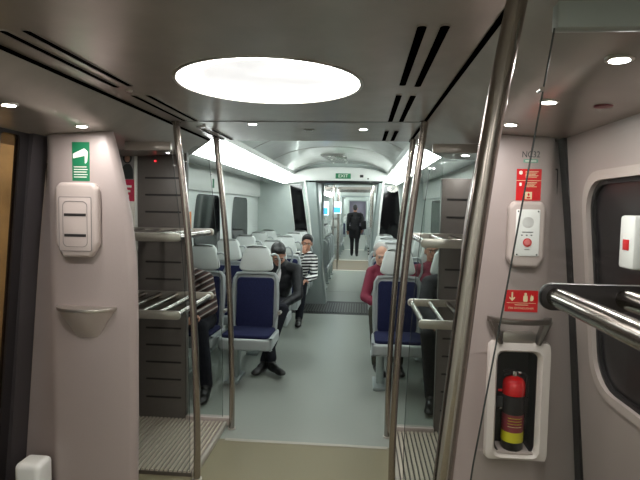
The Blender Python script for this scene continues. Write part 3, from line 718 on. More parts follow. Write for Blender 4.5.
b.build('band_lettering', M['signwhite'], po)
b = MB()
for k in range(9): b.box(-0.02, 0.05-0.008*(k % 3), -0.004, -0.003, 0.06-k*0.05, 0.075-k*0.05)
b.build('small_lettering', M['orange'], po)

# ------------------------------------------------------------------ saloon shell
YB = 8.75
def car_shell(y0, y1, cx, suffix, mw, mc, strips=True, zc=2.42):
    for sg, nm in ((-1, 'left'), (1, 'right')):
        xa, xb = sorted((cx+sg*W, cx+sg*(W+0.06)))
        b = MB().box(xa, xb, y0, y1, 0, 2.12)
        struct(b, 'wall_%s_%s' % (nm, suffix), mw)
        # valance above the windows
        xa, xb = sorted((cx+sg*1.415, cx+sg*W))
        b = MB().box(xa, xb, y0, y1-0.01, 1.81, 2.10, 0.012); struct(b, 'trim_valance_%s_%s' % (nm, suffix), M['white'])
    b = MB(); P = []
    for k in range(25):
        u = -1+2*k/24; P.append((cx+0.78*u, zc-0.17*abs(u)**2.6))
    P = [(cx-W, 2.09), (cx-0.965, 2.05), (cx-0.96, 2.19), (cx-0.79, 2.20)]+P+[(cx+0.79, 2.20), (cx+0.96, 2.19), (cx+0.965, 2.05), (cx+W, 2.09)]
    for (a, za), (c, zb) in zip(P, P[1:]): b.quad((a, y0, za), (c, y0, zb), (c, y1, zb), (a, y1, za))
    bmesh.ops.remove_doubles(b.bm, verts=b.bm.verts, dist=1e-4)
    struct(b, 'ceiling_%s' % suffix, mc, ang=30)
def strip_light(x, sg, y0, y1, lab, m=None):
    o = empty('strip_light', (x, (y0+y1)/2, 2.15), lab, 'light', 'long ceiling strip lights')
    h = (y1-y0)/2
    # lens: outer lower edge at |x|=.95 z=2.05, inner upper edge at |x|=.80 z=2.18
    b = MB(); pr = [(sg*(0.135-0.085*math.sin(PI*0.5*k/8)), -0.10+0.115*(1-math.cos(PI*0.5*k/8))) for k in range(9)]
    b.prism(pr+[(sg*0.135, 0.015)], lambda u, v, w: (u, w, v), -h, h, 0.003)
    b.build('diffuser', M['strip'] if m is None else m, o)
    MB().tube([(-sg*0.002, -h, 0.028), (-sg*0.002, h, 0.028)], 0.007, 8).build('joint_line', M['slot'], o)
    return o
car_shell(3.66, YB, 0, 'saloon', M['saloon_wall'], M['saloon_ceil'])
for sg, nm in ((-1, 'left'), (1, 'right')):
    strip_light(sg*0.82, sg, 3.85, 8.6, 'long white ceiling strip light on the %s of the saloon' % nm)
# ceiling hatches and seams
o = tag(MB().prism(rpoly([(-0.24, 7.2), (0.13, 7.2), (0.13, 8.45), (-0.12, 8.45)], 0.03), TOP(0), 2.392, 2.42, 0.002).build('ceiling_hatch', mat('hatch_metal', (150,152,148), 0.22, 0.6), loc=(-0.06, 7.5, 2.39)), 'grey screwed access hatch in the saloon ceiling before the exit sign', 'hatch')
b = MB()
for x in (-0.05, 0.16):
    for y in (-0.2, 0.3, 0.85): b.ell((x, y, 0.0), (0.018, 0.018, 0.008), 12, 6)
b.build('screws', M['white'], o)
for k, y in enumerate((5.2, 6.4, 8.3)):
    struct(MB().box(-0.69, 0.69, y, y+0.008, 2.2, 2.21) if False else MB().tube([(0.78*u/10, y, 2.419-0.17*abs(u/10)**2.6) for u in range(-10, 11)], 0.004, 6), 'trim_%d' % (10+k), M['greytext'])

def window(side, yc, w, n, cx=0, z0=0.96, z1=1.77):
    sg = -1 if side == 'left' else 1
    x = cx+sg*W
    outl = rpoly([(yc-w/2+0.06, z0), (yc-w/2-0.03, (z0+z1)/2), (yc-w/2+0.10, z1), (yc+w/2-0.04, z1), (yc+w/2, (z0+z1)/2), (yc+w/2-0.04, z0)], (0.08, 0.15, 0.07, 0.07, 0.1, 0.08))
    c = V((yc, (z0+z1)/2)); O = angsort([( (u-c.x)*1.08+c.x, (v-c.y)*1.07+c.y) for u, v in outl], c, 64); I = angsort(outl, c, 64)
    b = MB(); b.prism(O, SIDE(x, -sg), 0.0, 0.006, 0.002)
    o = struct(b, 'window_%d' % n, M['saloon_wall'])
    b = MB(); b.prism(I, SIDE(x, -sg), 0.004, 0.0085); b.build('pane', M['darkglass'], o)
    b = MB(); b.ringprism(angsort([( (u-c.x)*1.025+c.x, (v-c.y)*1.02+c.y) for u, v in outl], c, 64), I, SIDE(x, -sg), 0.004, 0.010); b.build('gasket', M['rubber'], o)
nw = 1
for side in ('left', 'right'):
    for yc, w in ((4.45, 0.95), (5.83, 1.0), (7.42, 0.95)):
        window(side, yc, w, nw); nw += 1
# green pictogram above the left window, orange sticker
o = tag(MB().prism(rr(4.98+0.9, 5.05+0.9, 1.86, 1.97, 0.004), SIDE(-1.4155, 1), 0, 0.002).build('direction_sticker', M['green']), 'green pictogram sticker above the first left saloon window', 'sticker')
tag(MB().prism(rr(5.18, 5.26, 1.36, 1.58, 0.004), SIDE(-1.46, 1), 0, 0.002).build('notice_sticker', M['orange']), 'small orange notice beside the first left saloon window', 'sticker')

# bulkhead at the end of the saloon with the gangway opening
GC, GH, GT = 0.12, 0.50, 2.09
def bulkhead(y, cx, n, th=0.06, zt=2.45, wide=W):
    b = MB()
    b.prism([(cx-wide, 0), (cx-GH, 0), (cx-GH-0.02, 1.0), (cx-GH, 1.9), (cx-GH+0.03, GT), (cx+GH-0.03, GT), (cx+GH, 1.9), (cx+GH+0.02, 1.0), (cx+GH, 0), (cx+wide, 0), (cx+wide, 2.1), (cx+0.9, 2.25), (cx+0.7, zt), (cx-0.7, zt), (cx-0.9, 2.25), (cx-wide, 2.1)], lambda u, v, w: (u, y+w, v), 0, th)
    return struct(b, n, M['bulk_wall'], ang=30)
b = MB()
b.prism([(-W, 0), (GC-GH, 0), (GC-GH, GT), (GC+GH, GT), (GC+GH, 0), (W, 0), (W, 2.12), (0.98, 2.25), (0.78, 2.46), (-0.78, 2.46), (-0.98, 2.25), (-W, 2.12)], lambda u, v, w: (u, YB+w, v), 0, 0.06)
struct(b, 'wall_end_saloon', M['bulk_wall'])
struct(MB().prism([(-0.95, 2.06), (-0.5, 2.10), (0.1, 2.115), (0.6, 2.10), (0.95, 2.06), (0.95, 2.19), (0.76, 2.245), (0.60, 2.30), (0.35, 2.335), (0, 2.345), (-0.35, 2.335), (-0.60, 2.30), (-0.76, 2.245), (-0.95, 2.19)], lambda u, v, w: (u, YB-w, v), 0, 0.12, 0.01), 'trim_13', M['white'])
for nn, pts in ((20, [(-0.64, 0.95), (-0.53, 0.95), (-0.685, 2.04), (-0.89, 2.04)]), (21, [(0.66, 0.95), (1.10, 0.95), (0.985, 2.04), (0.755, 2.04)])):
    pts[0] = (-0.75, 0.95) if nn == 20 else pts[0]
    c = V((sum(q[0] for q in pts)/4, sum(q[1] for q in pts)/4))
    o = struct(MB().prism(rpoly([(c.x+(u-c.x)*1.12, c.y+(v-c.y)*1.03) for u, v in pts], 0.02), FRONT(YB), 0, 0.01, 0.003), 'window_%d' % nn, M['white'])
    MB().prism(rpoly(pts, 0.02), FRONT(YB), 0.008, 0.013).build('pane', M['darkglass'], o)
# leaning portal pillars
def portal(y, cx, n, lean=0.05, wdt=0.10, dep=0.22, m='frame_grey'):
    for s in (-1, 1):
        b = MB(); t = bmesh.new(); rings = []
        for z, xo, ww in ((0, -0.10, 0.24), (0.12, -0.09, 0.22), (0.35, -0.02, 0.15), (0.7, 0.0, 0.10), (1.4, 0.015, wdt), (GT+0.03, 0.05, wdt)):
            x0 = cx+s*(GH-0.02+xo); x1 = x0+s*ww
            rings.append([t.verts.new(p) for p in ((x0, y, z), (x1, y, z), (x1, y-dep, z), (x0+s*0.02, y-dep, z))])
        for a, c in zip(rings, rings[1:]):
            for k in range(4): t.faces.new((a[k], a[(k+1) % 4], c[(k+1) % 4], c[k]))
        t.faces.new(rings[0]); t.faces.new(rings[-1])
        bmesh.ops.recalc_face_normals(t, faces=t.faces[:]); b.add(t)
        struct(b, 'trim_%d' % (n+(s > 0)), M[m], ang=30)
        x = cx+s*(GH+0.10)
        struct(MB().tube([(x-s*0.04, y-dep-0.01, 0.45), (x-s*0.03, y-dep-0.012, 1.2), (x, y-dep-0.01, GT)], 0.014, 10), 'trim_%d' % (n+2+(s > 0)), M['white'])
    struct(MB().box(cx-GH-0.06, cx+GH+0.06, y-dep, y, GT-0.03, GT+0.035, 0.01), 'trim_%d' % (n+4), M['frame_grey'])
def pillar(ins, outs, n):
    b = MB(); t = bmesh.new(); rings = []
    for (xi, z), xo in zip(ins, outs):
        d = 0.03 if xo < xi else -0.03
        rings.append([t.verts.new(q) for q in ((xi, YB-0.001, z), (xi, YB-0.30, z), (xi-d, YB-0.35, z), (xo+d, YB-0.35, z), (xo, YB-0.30, z), (xo, YB-0.001, z))])
    for A, B in zip(rings, rings[1:]):
        for k in range(6): t.faces.new((A[k], A[(k+1) % 6], B[(k+1) % 6], B[k]))
    t.faces.new(rings[0]); t.faces.new(rings[-1]); bmesh.ops.recalc_face_normals(t, faces=t.faces[:]); b.add(t)
    struct(b, 'trim_%d' % n, M['frame_grey'], ang=30)
    e = [(xo+(0.012 if xo < xi else -0.012), YB-0.355, z) for (xi, z), xo in zip(ins, outs) if z > 0.3]
    struct(MB().tube(e, 0.016, 10), 'trim_%d' % (n+1), M['white'])
pillar([(-0.20, 0), (-0.215, 0.15), (-0.275, 0.6), (-0.308, 1.15), (-0.34, 1.6), (-0.374, 2.10)], (-0.605, -0.59, -0.52, -0.48, -0.53, -0.60), 22)
pillar([(0.50, 0), (0.505, 0.15), (0.52, 0.6), (0.545, 1.15), (0.58, 1.6), (0.63, 2.10)], (0.80, 0.78, 0.70, 0.67, 0.69, 0.735), 24)
struct(MB().box(-0.60, 0.735, YB-0.35, YB-0.001, 2.06, 2.10, 0.008), 'trim_26', M['grille'])
# exit sign
o = empty('exit_sign', (0.045, YB-0.125, 2.19), 'small green exit sign over the gangway opening', 'sign')
MB().box(-0.13, 0.13, -0.03, 0.0, -0.045, 0.045, 0.005).build('sign_case', M['greenlit'], o)
text('sign_lettering', 'EXIT', 0.075, M['signwhite'], (0.0, -0.031, 0.0), (PI/2, 0, 0), o, scale=(1.1, 1, 1))
tag(MB().box(0.33, 0.39, YB-0.13, YB-0.118, 2.17, 2.215, 0.003).build('camera_window', M['blackgloss']), 'small black camera window right of the exit sign', 'camera')
tag(MB().ell((0.47, YB-0.12, 2.15), (0.015, 0.006, 0.012)).build('wall_stud', M['slot']), 'tiny dark stud to the right of the black camera window', 'stud')
# wall number and round notice at the right bulkhead
tag(text('car_number', '06', 0.10, M['greytext'], (1.22, YB-0.001, 1.79), (PI/2, 0, 0)), 'faint grey number 06 on the right bulkhead panel', 'number')
o = tag(MB().prism([(0.9+0.095*math.cos(2*PI*k/24)*(1+0.12*math.cos(4*k)), 1.99+0.06*math.sin(2*PI*k/24)*(1+0.12*math.sin(3*k))) for k in range(24)], FRONT(YB-0.014), 0.0, 0.002).build('window_sticker', M['signwhite']), 'white sticker on top of the dark right bulkhead window', 'sticker')
b = MB()
for k in range(4): b.box(0.86+0.02*(k % 2), 0.90+0.02*k*0.7, YB-0.0175, YB-0.0158, 1.95+0.022*k, 1.96+0.022*k)
b.build('small_print', M['ink'], o)
# joint plate
o = struct(MB().box(GC-1.0, GC+0.98, 7.66, 8.71, -0.05, 0.004), 'floor_joint_plate', M['grille'])
b = MB()
for k in range(46): x = GC-0.95+0.042*k; b.box(x-0.010, x+0.010, 7.74, 8.5, 0.003, 0.016, 0.002, 1)
b.build('plate_ribs', mat('plate_rib', (92,94,92), 0.4, 0.4), o)
struct(MB().box(-W, GC-1.0, 7.66, 8.75, -0.06, 0.0), 'floor_edge_left', M['floor_s']); struct(MB().box(GC+0.98, W, 7.66, 8.75, -0.06, 0.0), 'floor_edge_right', M['floor_s'])
# gangway tunnel
struct(MB().box(GC-0.7, GC+0.7, 8.70, 9.75, -0.05, 0.0), 'floor_gangway', M['floor_s'])
mat('threshold_strip', (245, 242, 232), 0.3)
for s, nm in ((-1, 'left'), (1, 'right')):
    b = MB()
    for k in range(8):
        y = YB+0.06+k*0.11; xa, xb = sorted((GC+s*(GH+0.02), GC+s*(GH+0.10)))
        b.box(xa, xb, y, y+0.09, 0, GT+0.05, 0.02)
    struct(b, 'wall_gangway_%s' % nm, M['frame_grey'])
struct(MB().box(GC-0.65, GC+0.65, YB+0.06, 9.7, GT+0.04, GT+0.08), 'ceiling_gangway', M['saloon_ceil'])

# ------------------------------------------------------------------ following cars
def far_car(y0, y1, idx, cx):
    sfx = ('second', 'third', 'fourth')[idx]
    struct(MB().box(cx-W, cx+W, y0, y1, -0.06, 0.0), 'floor_%s_car' % sfx, M['floor_s'])
    car_shell(y0, y1, cx, sfx, M['saloon_wall'], M['saloon_ceil'])
    for sg, nm in ((-1, 'left'), (1, 'right')):
        strip_light(cx+sg*0.82, sg, y0+0.2, y1-0.2, 'bright ceiling strip light far off on the %s of the %s car' % (nm, sfx))
    b = MB(); b.prism([(cx-W, 0), (cx-GH, 0), (cx-GH, GT), (cx+GH, GT), (cx+GH, 0), (cx+W, 0), (cx+W, 2.12), (cx+0.98, 2.25), (cx+0.78, 2.46), (cx-0.78, 2.46), (cx-0.98, 2.25), (cx-W, 2.12)], lambda u, v, w: (u, y0-w, v), 0, 0.05)
    struct(b, 'wall_start_%s' % sfx, M['bulk_wall'])
    b = MB(); b.prism([(cx-W, 0), (cx-GH, 0), (cx-GH, GT), (cx+GH, GT), (cx+GH, 0), (cx+W, 0), (cx+W, 2.12), (cx+0.98, 2.25), (cx+0.78, 2.46), (cx-0.78, 2.46), (cx-0.98, 2.25), (cx-W, 2.12)], lambda u, v, w: (u, y1+w, v), 0, 0.05)
    struct(b, 'wall_end_%s' % sfx, M['bulk_wall'])
    portal(y1-0.02, cx, 40+10*idx, dep=0.15)
far_car(9.76, 19.6, 0, 0.14)
struct(MB().box(0.14-0.7, 0.14+0.7, 19.6, 20.3, -0.05, 0.0), 'floor_gangway_far', M['floor_s'])
struct(MB().box(-0.5, 0.8, 19.6, 19.7, 0.0, 0.014), 'trim_80', bpy.data.materials['threshold_strip'])
for x in (-0.44, 0.72): struct(MB().box(x-0.03, x+0.03, 19.65, 20.25, 0, 2.12), 'wall_gangway_far_%s' % ('left' if x < 0 else 'right'), M['frame_grey'])
struct(MB().box(-0.5, 0.8, 19.65, 20.25, GT+0.02, GT+0.06), 'ceiling_gangway_far', M['saloon_ceil'])
far_car(20.3, 31.0, 1, 0.16)
struct(MB().box(-1.3, 1.6, 31.3, 31.36, 0, 2.4), 'wall_far_end', M['purple'])
# low grey ceiling and bronze floor of the next car's vestibule
struct(MB().box(-0.75, 1.05, 13.1, 15.7, 2.13, 2.19), 'ceiling_low_second', M['vceil'])
struct(MB().box(0.14-W+0.01, 0.14+W-0.01, 13.1, 15.7, -0.01, 0.003), 'floor_vestibule_second', M['floor_v2'])
for k, y in enumerate((13.05, 15.66)):
    struct(MB().box(-0.9, 1.2, y, y+0.09, 0.0, 0.012), 'trim_%d' % (32+k), bpy.data.materials['threshold_strip'])
for k, (y, x, z) in enumerate(((11.0, -0.46, 1.62), (12.95, -0.26, 1.64))):
    o = tag(MB().box(x-0.11, x+0.11, y, y+0.05, z-0.14, z+0.16, 0.01).build('info_display', M['screenwhite'], loc=(x, y, z)), ('nearer' if k == 0 else 'farther')+' bright blue and white display hanging in the next car', 'display')
    MB().box(-0.09, 0.09, -0.006, 0.0, -0.12, 0.02).build('blue_screen', M['screenblue'], o)
    MB().tube([(0, 0.02, 0.15), (0, 0.02, 0.72)], 0.012, 8).build('hanger', M['frame_grey'], o)
for k, (x, y) in enumerate(((-0.35, 12.95), (-0.24, 13.2), (-0.32, 15.6), (-0.5, 10.4), (0.62, 13.2), (0.66, 15.6), (0.60, 10.4))):
    zt = 2.13 if 13.1 < y < 15.7 else 2.42-0.17*(abs(x-0.14)/0.78)**2.6
    tag(MB().tube([(x, y, 0.002), (x, y, zt)], 0.019, 12).build('stanchion', M['steel']), 'straight steel pole in the next car, far beyond the gangway', 'pole', 'straight poles in the next car')

# ------------------------------------------------------------------ seats
def make_seat():
    o = empty('train_seat', (0, 0, 0), 'blue upholstered grey train seat', 'seat', 'blue and grey train seats')
    # backrest follows a slight recline: y = (z-.45)*.12
    RC = lambda u, v, w: (u*0.86, (v-0.45)*0.13-w, v)
    out = rpoly([(-0.245, 0.42), (-0.262, 0.75), (-0.25, 0.985), (-0.17, 1.0), (0.17, 1.0), (0.25, 0.985), (0.262, 0.75), (0.245, 0.42)], (0.03, 0.1, 0.06, 0.03, 0.03, 0.06, 0.1, 0.03))
    b = MB(); b.prism(out, RC, -0.055, 0.012, 0.014, 3); b.build('back_shell', M['seat_shell'], o)
    # raised side rim tubes
    b = MB()
    path = [(-0.238, 0.44), (-0.250, 0.6), (-0.253, 0.8), (-0.243, 0.94), (-0.215, 0.985), (-0.12, 0.995), (0, 0.997), (0.12, 0.995), (0.215, 0.985), (0.243, 0.94), (0.253, 0.8), (0.250, 0.6), (0.238, 0.44)]
    b.tube([RC(u, v, 0.012) for u, v in path], 0.019, 12); b.build('back_rim', M['seat_shell'], o)
    b = MB(); b.prism(rr(-0.215, 0.215, 0.47, 0.955, 0.045), RC, 0.008, 0.034, 0.016, 3); b.build('back_cushion', M['seat_blue'], o)
    HR = lambda u, v, w: (u, (v-0.45)*0.13-w-0.01, v)
    b = MB(); b.prism(rpoly([(-0.175, 1.03), (-0.12, 1.245), (-0.06, 1.262), (0.06, 1.262), (0.12, 1.245), (0.175, 1.03), (0.10, 1.012), (-0.10, 1.012)], (0.045, 0.045, 0.03, 0.03, 0.045, 0.045, 0.03, 0.03)), HR, -0.035, 0.03, 0.018, 3); b.build('headrest', M['headrest'], o)
    b = MB(); b.box(-0.07, 0.07, 0.055, 0.09, 0.97, 1.05, 0.01); b.build('headrest_mount', M['slot'], o)
    # seat pan
    b = MB(); t = bmesh.new()
    b.prism(rpoly([(-0.235, 0.06), (-0.25, -0.40), (-0.235, -0.455), (0.235, -0.455), (0.25, -0.40), (0.235, 0.06)], (0.02, 0.03, 0.04, 0.04, 0.03, 0.02)), lambda u, v, w: (u, v, 0.345+w+(0.02 if v < -0.3 else 0)), 0, 0.105, 0.02, 3)
    b.build('seat_pan', M['seat_shell'], o)
    b = MB(); b.prism(rr(-0.218, 0.218, -0.43, -0.02, 0.045), lambda u, v, w: (u, v, 0.452+w+(0.012 if v < -0.2 else 0)), 0, 0.035, 0.014, 3); b.build('seat_cushion', M['seat_blue'], o)
    b = MB(); b.box(-0.19, -0.12, -0.18, -0.06, 0.015, 0.36, 0.012); b.box(-0.22, -0.09, -0.30, 0.02, 0.0, 0.03, 0.008); b.build('leg', M['frame_grey'], o)
    b = MB(); b.tube([(0.245, 0.04, 0.62), (0.252, 0.0, 0.63), (0.252, -0.07, 0.63)], [0.014, 0.018, 0.016], 12); b.build('armrest', M['steel_soft'], o)
    b = MB(); b.tube([(0.195, 0.07, 0.97), (0.228, 0.068, 1.04), (0.23, 0.07, 1.12), (0.21, 0.075, 1.17), (0.18, 0.078, 1.185), (0.12, 0.08, 1.17)], 0.011, 10); b.build('grab_handle', M['seat_shell'], o)
    return o
seat0 = make_seat(); used = [False]
ordn = ('first', 'second', 'third', 'fourth', 'fifth', 'sixth', 'seventh')
def put_seat(x, y, lab, grp):
    if used[0]: c = copy_tree(seat0)
    else: c = seat0; used[0] = True
    c.location = (x, y, 0); c['label'] = lab; c['group'] = grp
    return c
ROWS = (4.75, 5.66, 6.57, 7.46, 8.22)
for r, y in enumerate(ROWS):
    for x, cn in ((-1.185, 'left-hand window seat'), (-0.65, 'left-hand aisle seat'), (0.725, 'right-hand aisle seat'), (1.20, 'right-hand window seat')):
        if r == 4 and x > 0.0: continue
        put_seat(x, y, 'blue and grey %s in the %s row from the camera' % (cn, ordn[r]), 'blue and grey saloon seats')
for y in (9.95, 10.7, 11.45, 12.2, 16.6, 17.6, 18.6):
    for x in (-1.03, -0.50, 0.80, 1.33):
        c = put_seat(x, y, 'blue and grey train seat in the next car, its grey back turned to the camera', 'seats of the next car')
        c.rotation_euler.z = PI; c.scale.x = 0.96
for i in range(8):
    for x in (-0.52, 0.84):
        put_seat(x, 22.5+0.93*i, 'tiny pale train seat in the farthest car', 'seats of the farthest car')

# ------------------------------------------------------------------ people
def hand(mb, wrist, d, nrm, s=1.0, curl=0.5, side=1):
    """d: direction wrist->fingers, nrm: back-of-hand normal"""
    d = V(d).normalized(); nrm = V(nrm); nrm = (nrm-d*nrm.dot(d)).normalized(); a = d.cross(nrm)*side
    w = V(wrist)
    R = Matrix((a, d, nrm)).transposed()
    mb.ell(w+d*0.045*s, (0.040*s, 0.052*s, 0.017*s), 16, 10, R)
    for k, (o, L) in enumerate(((-0.028, 0.068), (-0.010, 0.078), (0.010, 0.072), (0.027, 0.056))):
        p = w+d*0.075*s+a*o*s; q = p+(d-nrm*curl*0.45).normalized()*L*0.5*s; r = q+(d-nrm*curl*1.4).normalized()*L*0.5*s
        mb.caps(p, q, 0.0095*s, 0.0085*s, 10); mb.caps(q, r, 0.0085*s, 0.0072*s, 10)
    p = w+d*0.03*s-a*0.03*s; q = p+(d*0.6-a*0.8-nrm*0.2).normalized()*0.036*s; r = q+(d*0.9-a*0.2-nrm*0.4).normalized()*0.03*s
    mb.caps(p, q, 0.012*s, 0.0105*s, 10); mb.caps(q, r, 0.0105*s, 0.008*s, 10)
def person(lab, base, J, top, trous, skin, hair, hairstyle='short', hrot=(0, 0, 0), shirt=None, coat=None, group=None, voxel=0.009, shoe='shoe', face=True, extra=None):
    """J: joints in local coordinates; head = centre of skull; everyone faces -y at hrot 0"""
    o = empty('person', base, lab, 'person', group)
    j = {k: V(v) for k, v in J.items()}
    H = Euler(hrot).to_matrix(); hc = j['head']
    def hp(x, y, z): return hc+H @ V((x, y, z))
    b = MB()
    # head: skull, face, jaw, nose, ears, brow
    b.ell(hp(0, 0.012, 0.028), (0.074, 0.094, 0.088), 24, 16, H); b.ell(hp(0, -0.022, -0.03), (0.060, 0.068, 0.082), 24, 16, H); b.ell(hp(0, -0.045, -0.085), (0.034, 0.036, 0.028), 16, 10, H)
    b.caps(hp(0, -0.082, 0.0), hp(0, -0.104, -0.033), 0.008, 0.0125, 10); b.ell(hp(0, -0.078, 0.022), (0.05, 0.018, 0.012), 14, 8, H)
    b.ell(hp(0, -0.084, -0.062), (0.024, 0.012, 0.009), 12, 8, H)
    for s in (-1, 1): b.ell(hp(s*0.075, 0.012, -0.01), (0.009, 0.02, 0.032), 12, 8, H)
    b.caps(hp(0, 0.02, -0.06), j['neck'], 0.052, 0.058)
    b.caps(j['neck'], j['chest'], 0.06, 0.095); b.caps(j['chest'], j['pelvis'], 0.095, 0.10)
    for s in ('l', 'r'):
        b.caps(j['neck'], j['sh'+s], 0.045, 0.045); b.caps(j['sh'+s], j['el'+s], 0.046, 0.038); b.caps(j['el'+s], j['wr'+s], 0.036, 0.024)
        dd = j.get('hd'+s, j['wr'+s]-j['el'+s]); hand(b, j['wr'+s], dd, j.get('hn'+s, V((0, 0, 1))), 1.0, 0.6, 1 if s == 'l' else -1)
        b.caps(j['pelvis'], j['hip'+s], 0.09, 0.08); b.caps(j['hip'+s], j['kn'+s], 0.078, 0.052); b.caps(j['kn'+s], j['an'+s], 0.052, 0.03)
        b.caps(j['an'+s]+V((0, 0, -0.025)), j['an'+s].lerp(j['toe'+s], 0.5)+V((0, 0, -0.012)), 0.024, 0.016)
    remesh(b, 'body', M[skin], o, voxel*0.8, 3)
    # garment for the upper body
    b = MB()
    ch, pe, nk = j['chest'], j['pelvis'], j['neck']
    ax = (j['shl']-j['shr']).normalized()
    for f, rx, ry in ((0.0, 0.165, 0.125), (0.25, 0.175, 0.13), (0.5, 0.165, 0.13), (0.75, 0.16, 0.13), (1.0, 0.165, 0.14)):
        p = ch.lerp(pe, f); upv = (nk-ch).normalized(); fy = upv.cross(ax).normalized(); R = Matrix((ax, fy, ax.cross(fy))).transposed()
        b.ell(p, (rx, ry, 0.12), 20, 12, R)
    b.caps(nk+(ch-nk)*0.10, ch, 0.088, 0.13)
    for s in ('l', 'r'):
        b.caps(nk+(ch-nk)*0.14, j['sh'+s], 0.068, 0.068); b.caps(j['sh'+s], j['el'+s], 0.067, 0.055)
        b.caps(j['el'+s], j['el'+s].lerp(j['wr'+s], 0.93), 0.055, 0.042)
        m = j['el'+s].lerp(j['wr'+s], 0.5); b.ell(m, (0.053, 0.053, 0.053), 12, 8)
    b.ell(pe+V((0, 0, 0.02)), (0.17, 0.14, 0.10), 20, 12)
    if coat: 
        for s in ('l', 'r'): b.caps(j['hip'+s]+V((0, 0, 0.05)), j['hip'+s].lerp(j['kn'+s], coat), 0.12, 0.105)
    remesh(b, 'jacket' if 'jacket' in top or top in ('maroon', 'blackcloth', 'charcoal') else 'shirt', M[top], o, voxel, 5)
    if shirt:
        b = MB(); p = nk+(ch-nk)*0.15+V((0, -0.075, 0)); b.caps(p+V((0, 0.03, 0.02)), ch+V((0, -0.122, -0.02)), 0.035, 0.03); b.build('shirt_front', M[shirt], o)
    b = MB()
    b.ell(pe, (0.17, 0.14, 0.12), 20, 12)
    for s in ('l', 'r'):
        b.caps(pe, j['hip'+s], 0.12, 0.105); b.caps(j['hip'+s], j['kn'+s], 0.096, 0.070); b.caps(j['kn'+s], j['an'+s]+V((0, 0, 0.005)), 0.068, 0.054)
    remesh(b, 'trousers', M[trous], o, voxel, 4)
    for s in ('l', 'r'):
        b = MB(); a = j['an'+s]; t = j['toe'+s]; dr = V((t.x-a.x, t.y-a.y, 0)).normalized(); ang = math.atan2(dr.y, dr.x); R = Matrix.Rotation(ang, 3, 'Z')
        mid = V(((a.x+t.x)/2, (a.y+t.y)/2, 0)); bz = min(a.z-0.085, t.z-0.03)
        b.ell(mid+V((0, 0, bz+0.04)), (0.14, 0.044, 0.036), 20, 12, R); b.ell(mid-dr*0.075+V((0, 0, bz+0.075)), (0.058, 0.046, 0.07), 16, 10, R); b.ell(mid-dr*0.02+V((0, 0, bz+0.055)), (0.07, 0.042, 0.045), 16, 10, R); b.ell(mid+dr*0.07+V((0, 0, bz+0.032)), (0.075, 0.048, 0.03), 16, 10, R)
        sh = remesh(b, 'shoe', M[shoe], o, 0.008, 2)
    # hair
    b = MB()
    if hairstyle == 'short':
        b.ell(hp(0, 0.024, 0.045), (0.082, 0.098, 0.088), 24, 16, H); b.ell(hp(0, 0.06, 0.0), (0.072, 0.058, 0.075), 20, 12, H); b.ell(hp(0, -0.03, 0.095), (0.06, 0.05, 0.03), 16, 10, H)
    else:
        b.ell(hp(0, 0.028, 0.04), (0.081, 0.094, 0.084), 24, 16, H); b.ell(hp(0, 0.062, 0.0), (0.074, 0.056, 0.07), 20, 12, H)
        for s in (-1, 1): b.ell(hp(s*0.062, 0.0, 0.012), (0.02, 0.045, 0.04), 14, 8, H)
    remesh(b, 'hair', M[hair], o, 0.008, 3)
    if face:
        for s in (-1, 1):
            e = MB().ell(hp(s*0.029, -0.083, 0.0), (0.013, 0.008, 0.008), 12, 8, H).build('eye', M['eye'], o)
            MB().ell(hp(s*0.029, -0.090, 0.0), (0.006, 0.003, 0.006), 10, 6, H).build('pupil', M['hairblack'], e)
            MB().caps(hp(s*0.014, -0.095, 0.022), hp(s*0.045, -0.086, 0.024), 0.005, 0.003, 8).build('eyebrow', M[hair], o)
        MB().ell(hp(0, -0.0955, -0.062), (0.023, 0.005, 0.005), 12, 6, H).build('mouth', M['lip'], o)
    return o
def seated(lean=0.0, fwd=0.0, sw=0.19, pel=(0, -0.14, 0.575), **k):
    """default joints of a person on a train seat (origin under the backrest)"""
    px_, py_, pz_ = pel
    J = dict(pelvis=pel, chest=(px_+lean*0.6, py_-0.02-fwd*0.5, pz_+0.30), neck=(px_+lean*0.9, py_-0.0-fwd*0.9, pz_+0.465), head=(px_+lean*1.0, py_-0.03-fwd*1.25, pz_+0.62),
        shl=(px_+sw+lean*0.85, py_-fwd*0.8, pz_+0.40), shr=(px_-sw+lean*0.85, py_-fwd*0.8, pz_+0.40),
        ell=(px_+sw+0.05+lean*0.6, py_-0.13-fwd*0.7, pz_+0.14), elr=(px_-sw-0.05+lean*0.6, py_-0.13-fwd*0.7, pz_+0.14),
        wrl=(px_+0.09, py_-0.34, pz_+0.10), wrr=(px_-0.09, py_-0.34, pz_+0.10),
        hipl=(px_+0.09, py_-0.03, pz_-0.01), hipr=(px_-0.09, py_-0.03, pz_-0.01), knl=(px_+0.13, py_-0.44, pz_+0.01), knr=(px_-0.13, py_-0.44, pz_+0.01),
        anl=(px_+0.12, py_-0.50, 0.10), anr=(px_-0.12, py_-0.50, 0.10), toel=(px_+0.13, py_-0.66, 0.035), toer=(px_-0.13, py_-0.66, 0.035))
    J.update(k); return J
# A: striped shirt, left window seat of the first row
J = seated(lean=-0.12, fwd=0.08, pel=(0.02, -0.16, 0.585), shr=(-0.16, -0.24, 0.97), elr=(-0.17, -0.38, 0.73), shl=(0.13, -0.24, 0.97), ell=(0.22, -0.36, 0.72), wrl=(0.16, -0.60, 0.70), knl=(0.19, -0.60, 0.60), anl=(0.255, -0.63, 0.11), toel=(0.27, -0.80, 0.035), anr=(0.03, -0.62, 0.11), toer=(0.04, -0.79, 0.035), knr=(-0.08, -0.58, 0.6))
person('person in brown and white striped top on the left window seat, front row', (-1.185, 4.75, 0), J, 'stripeA', 'darktrousers', 'skin', 'hairblack')
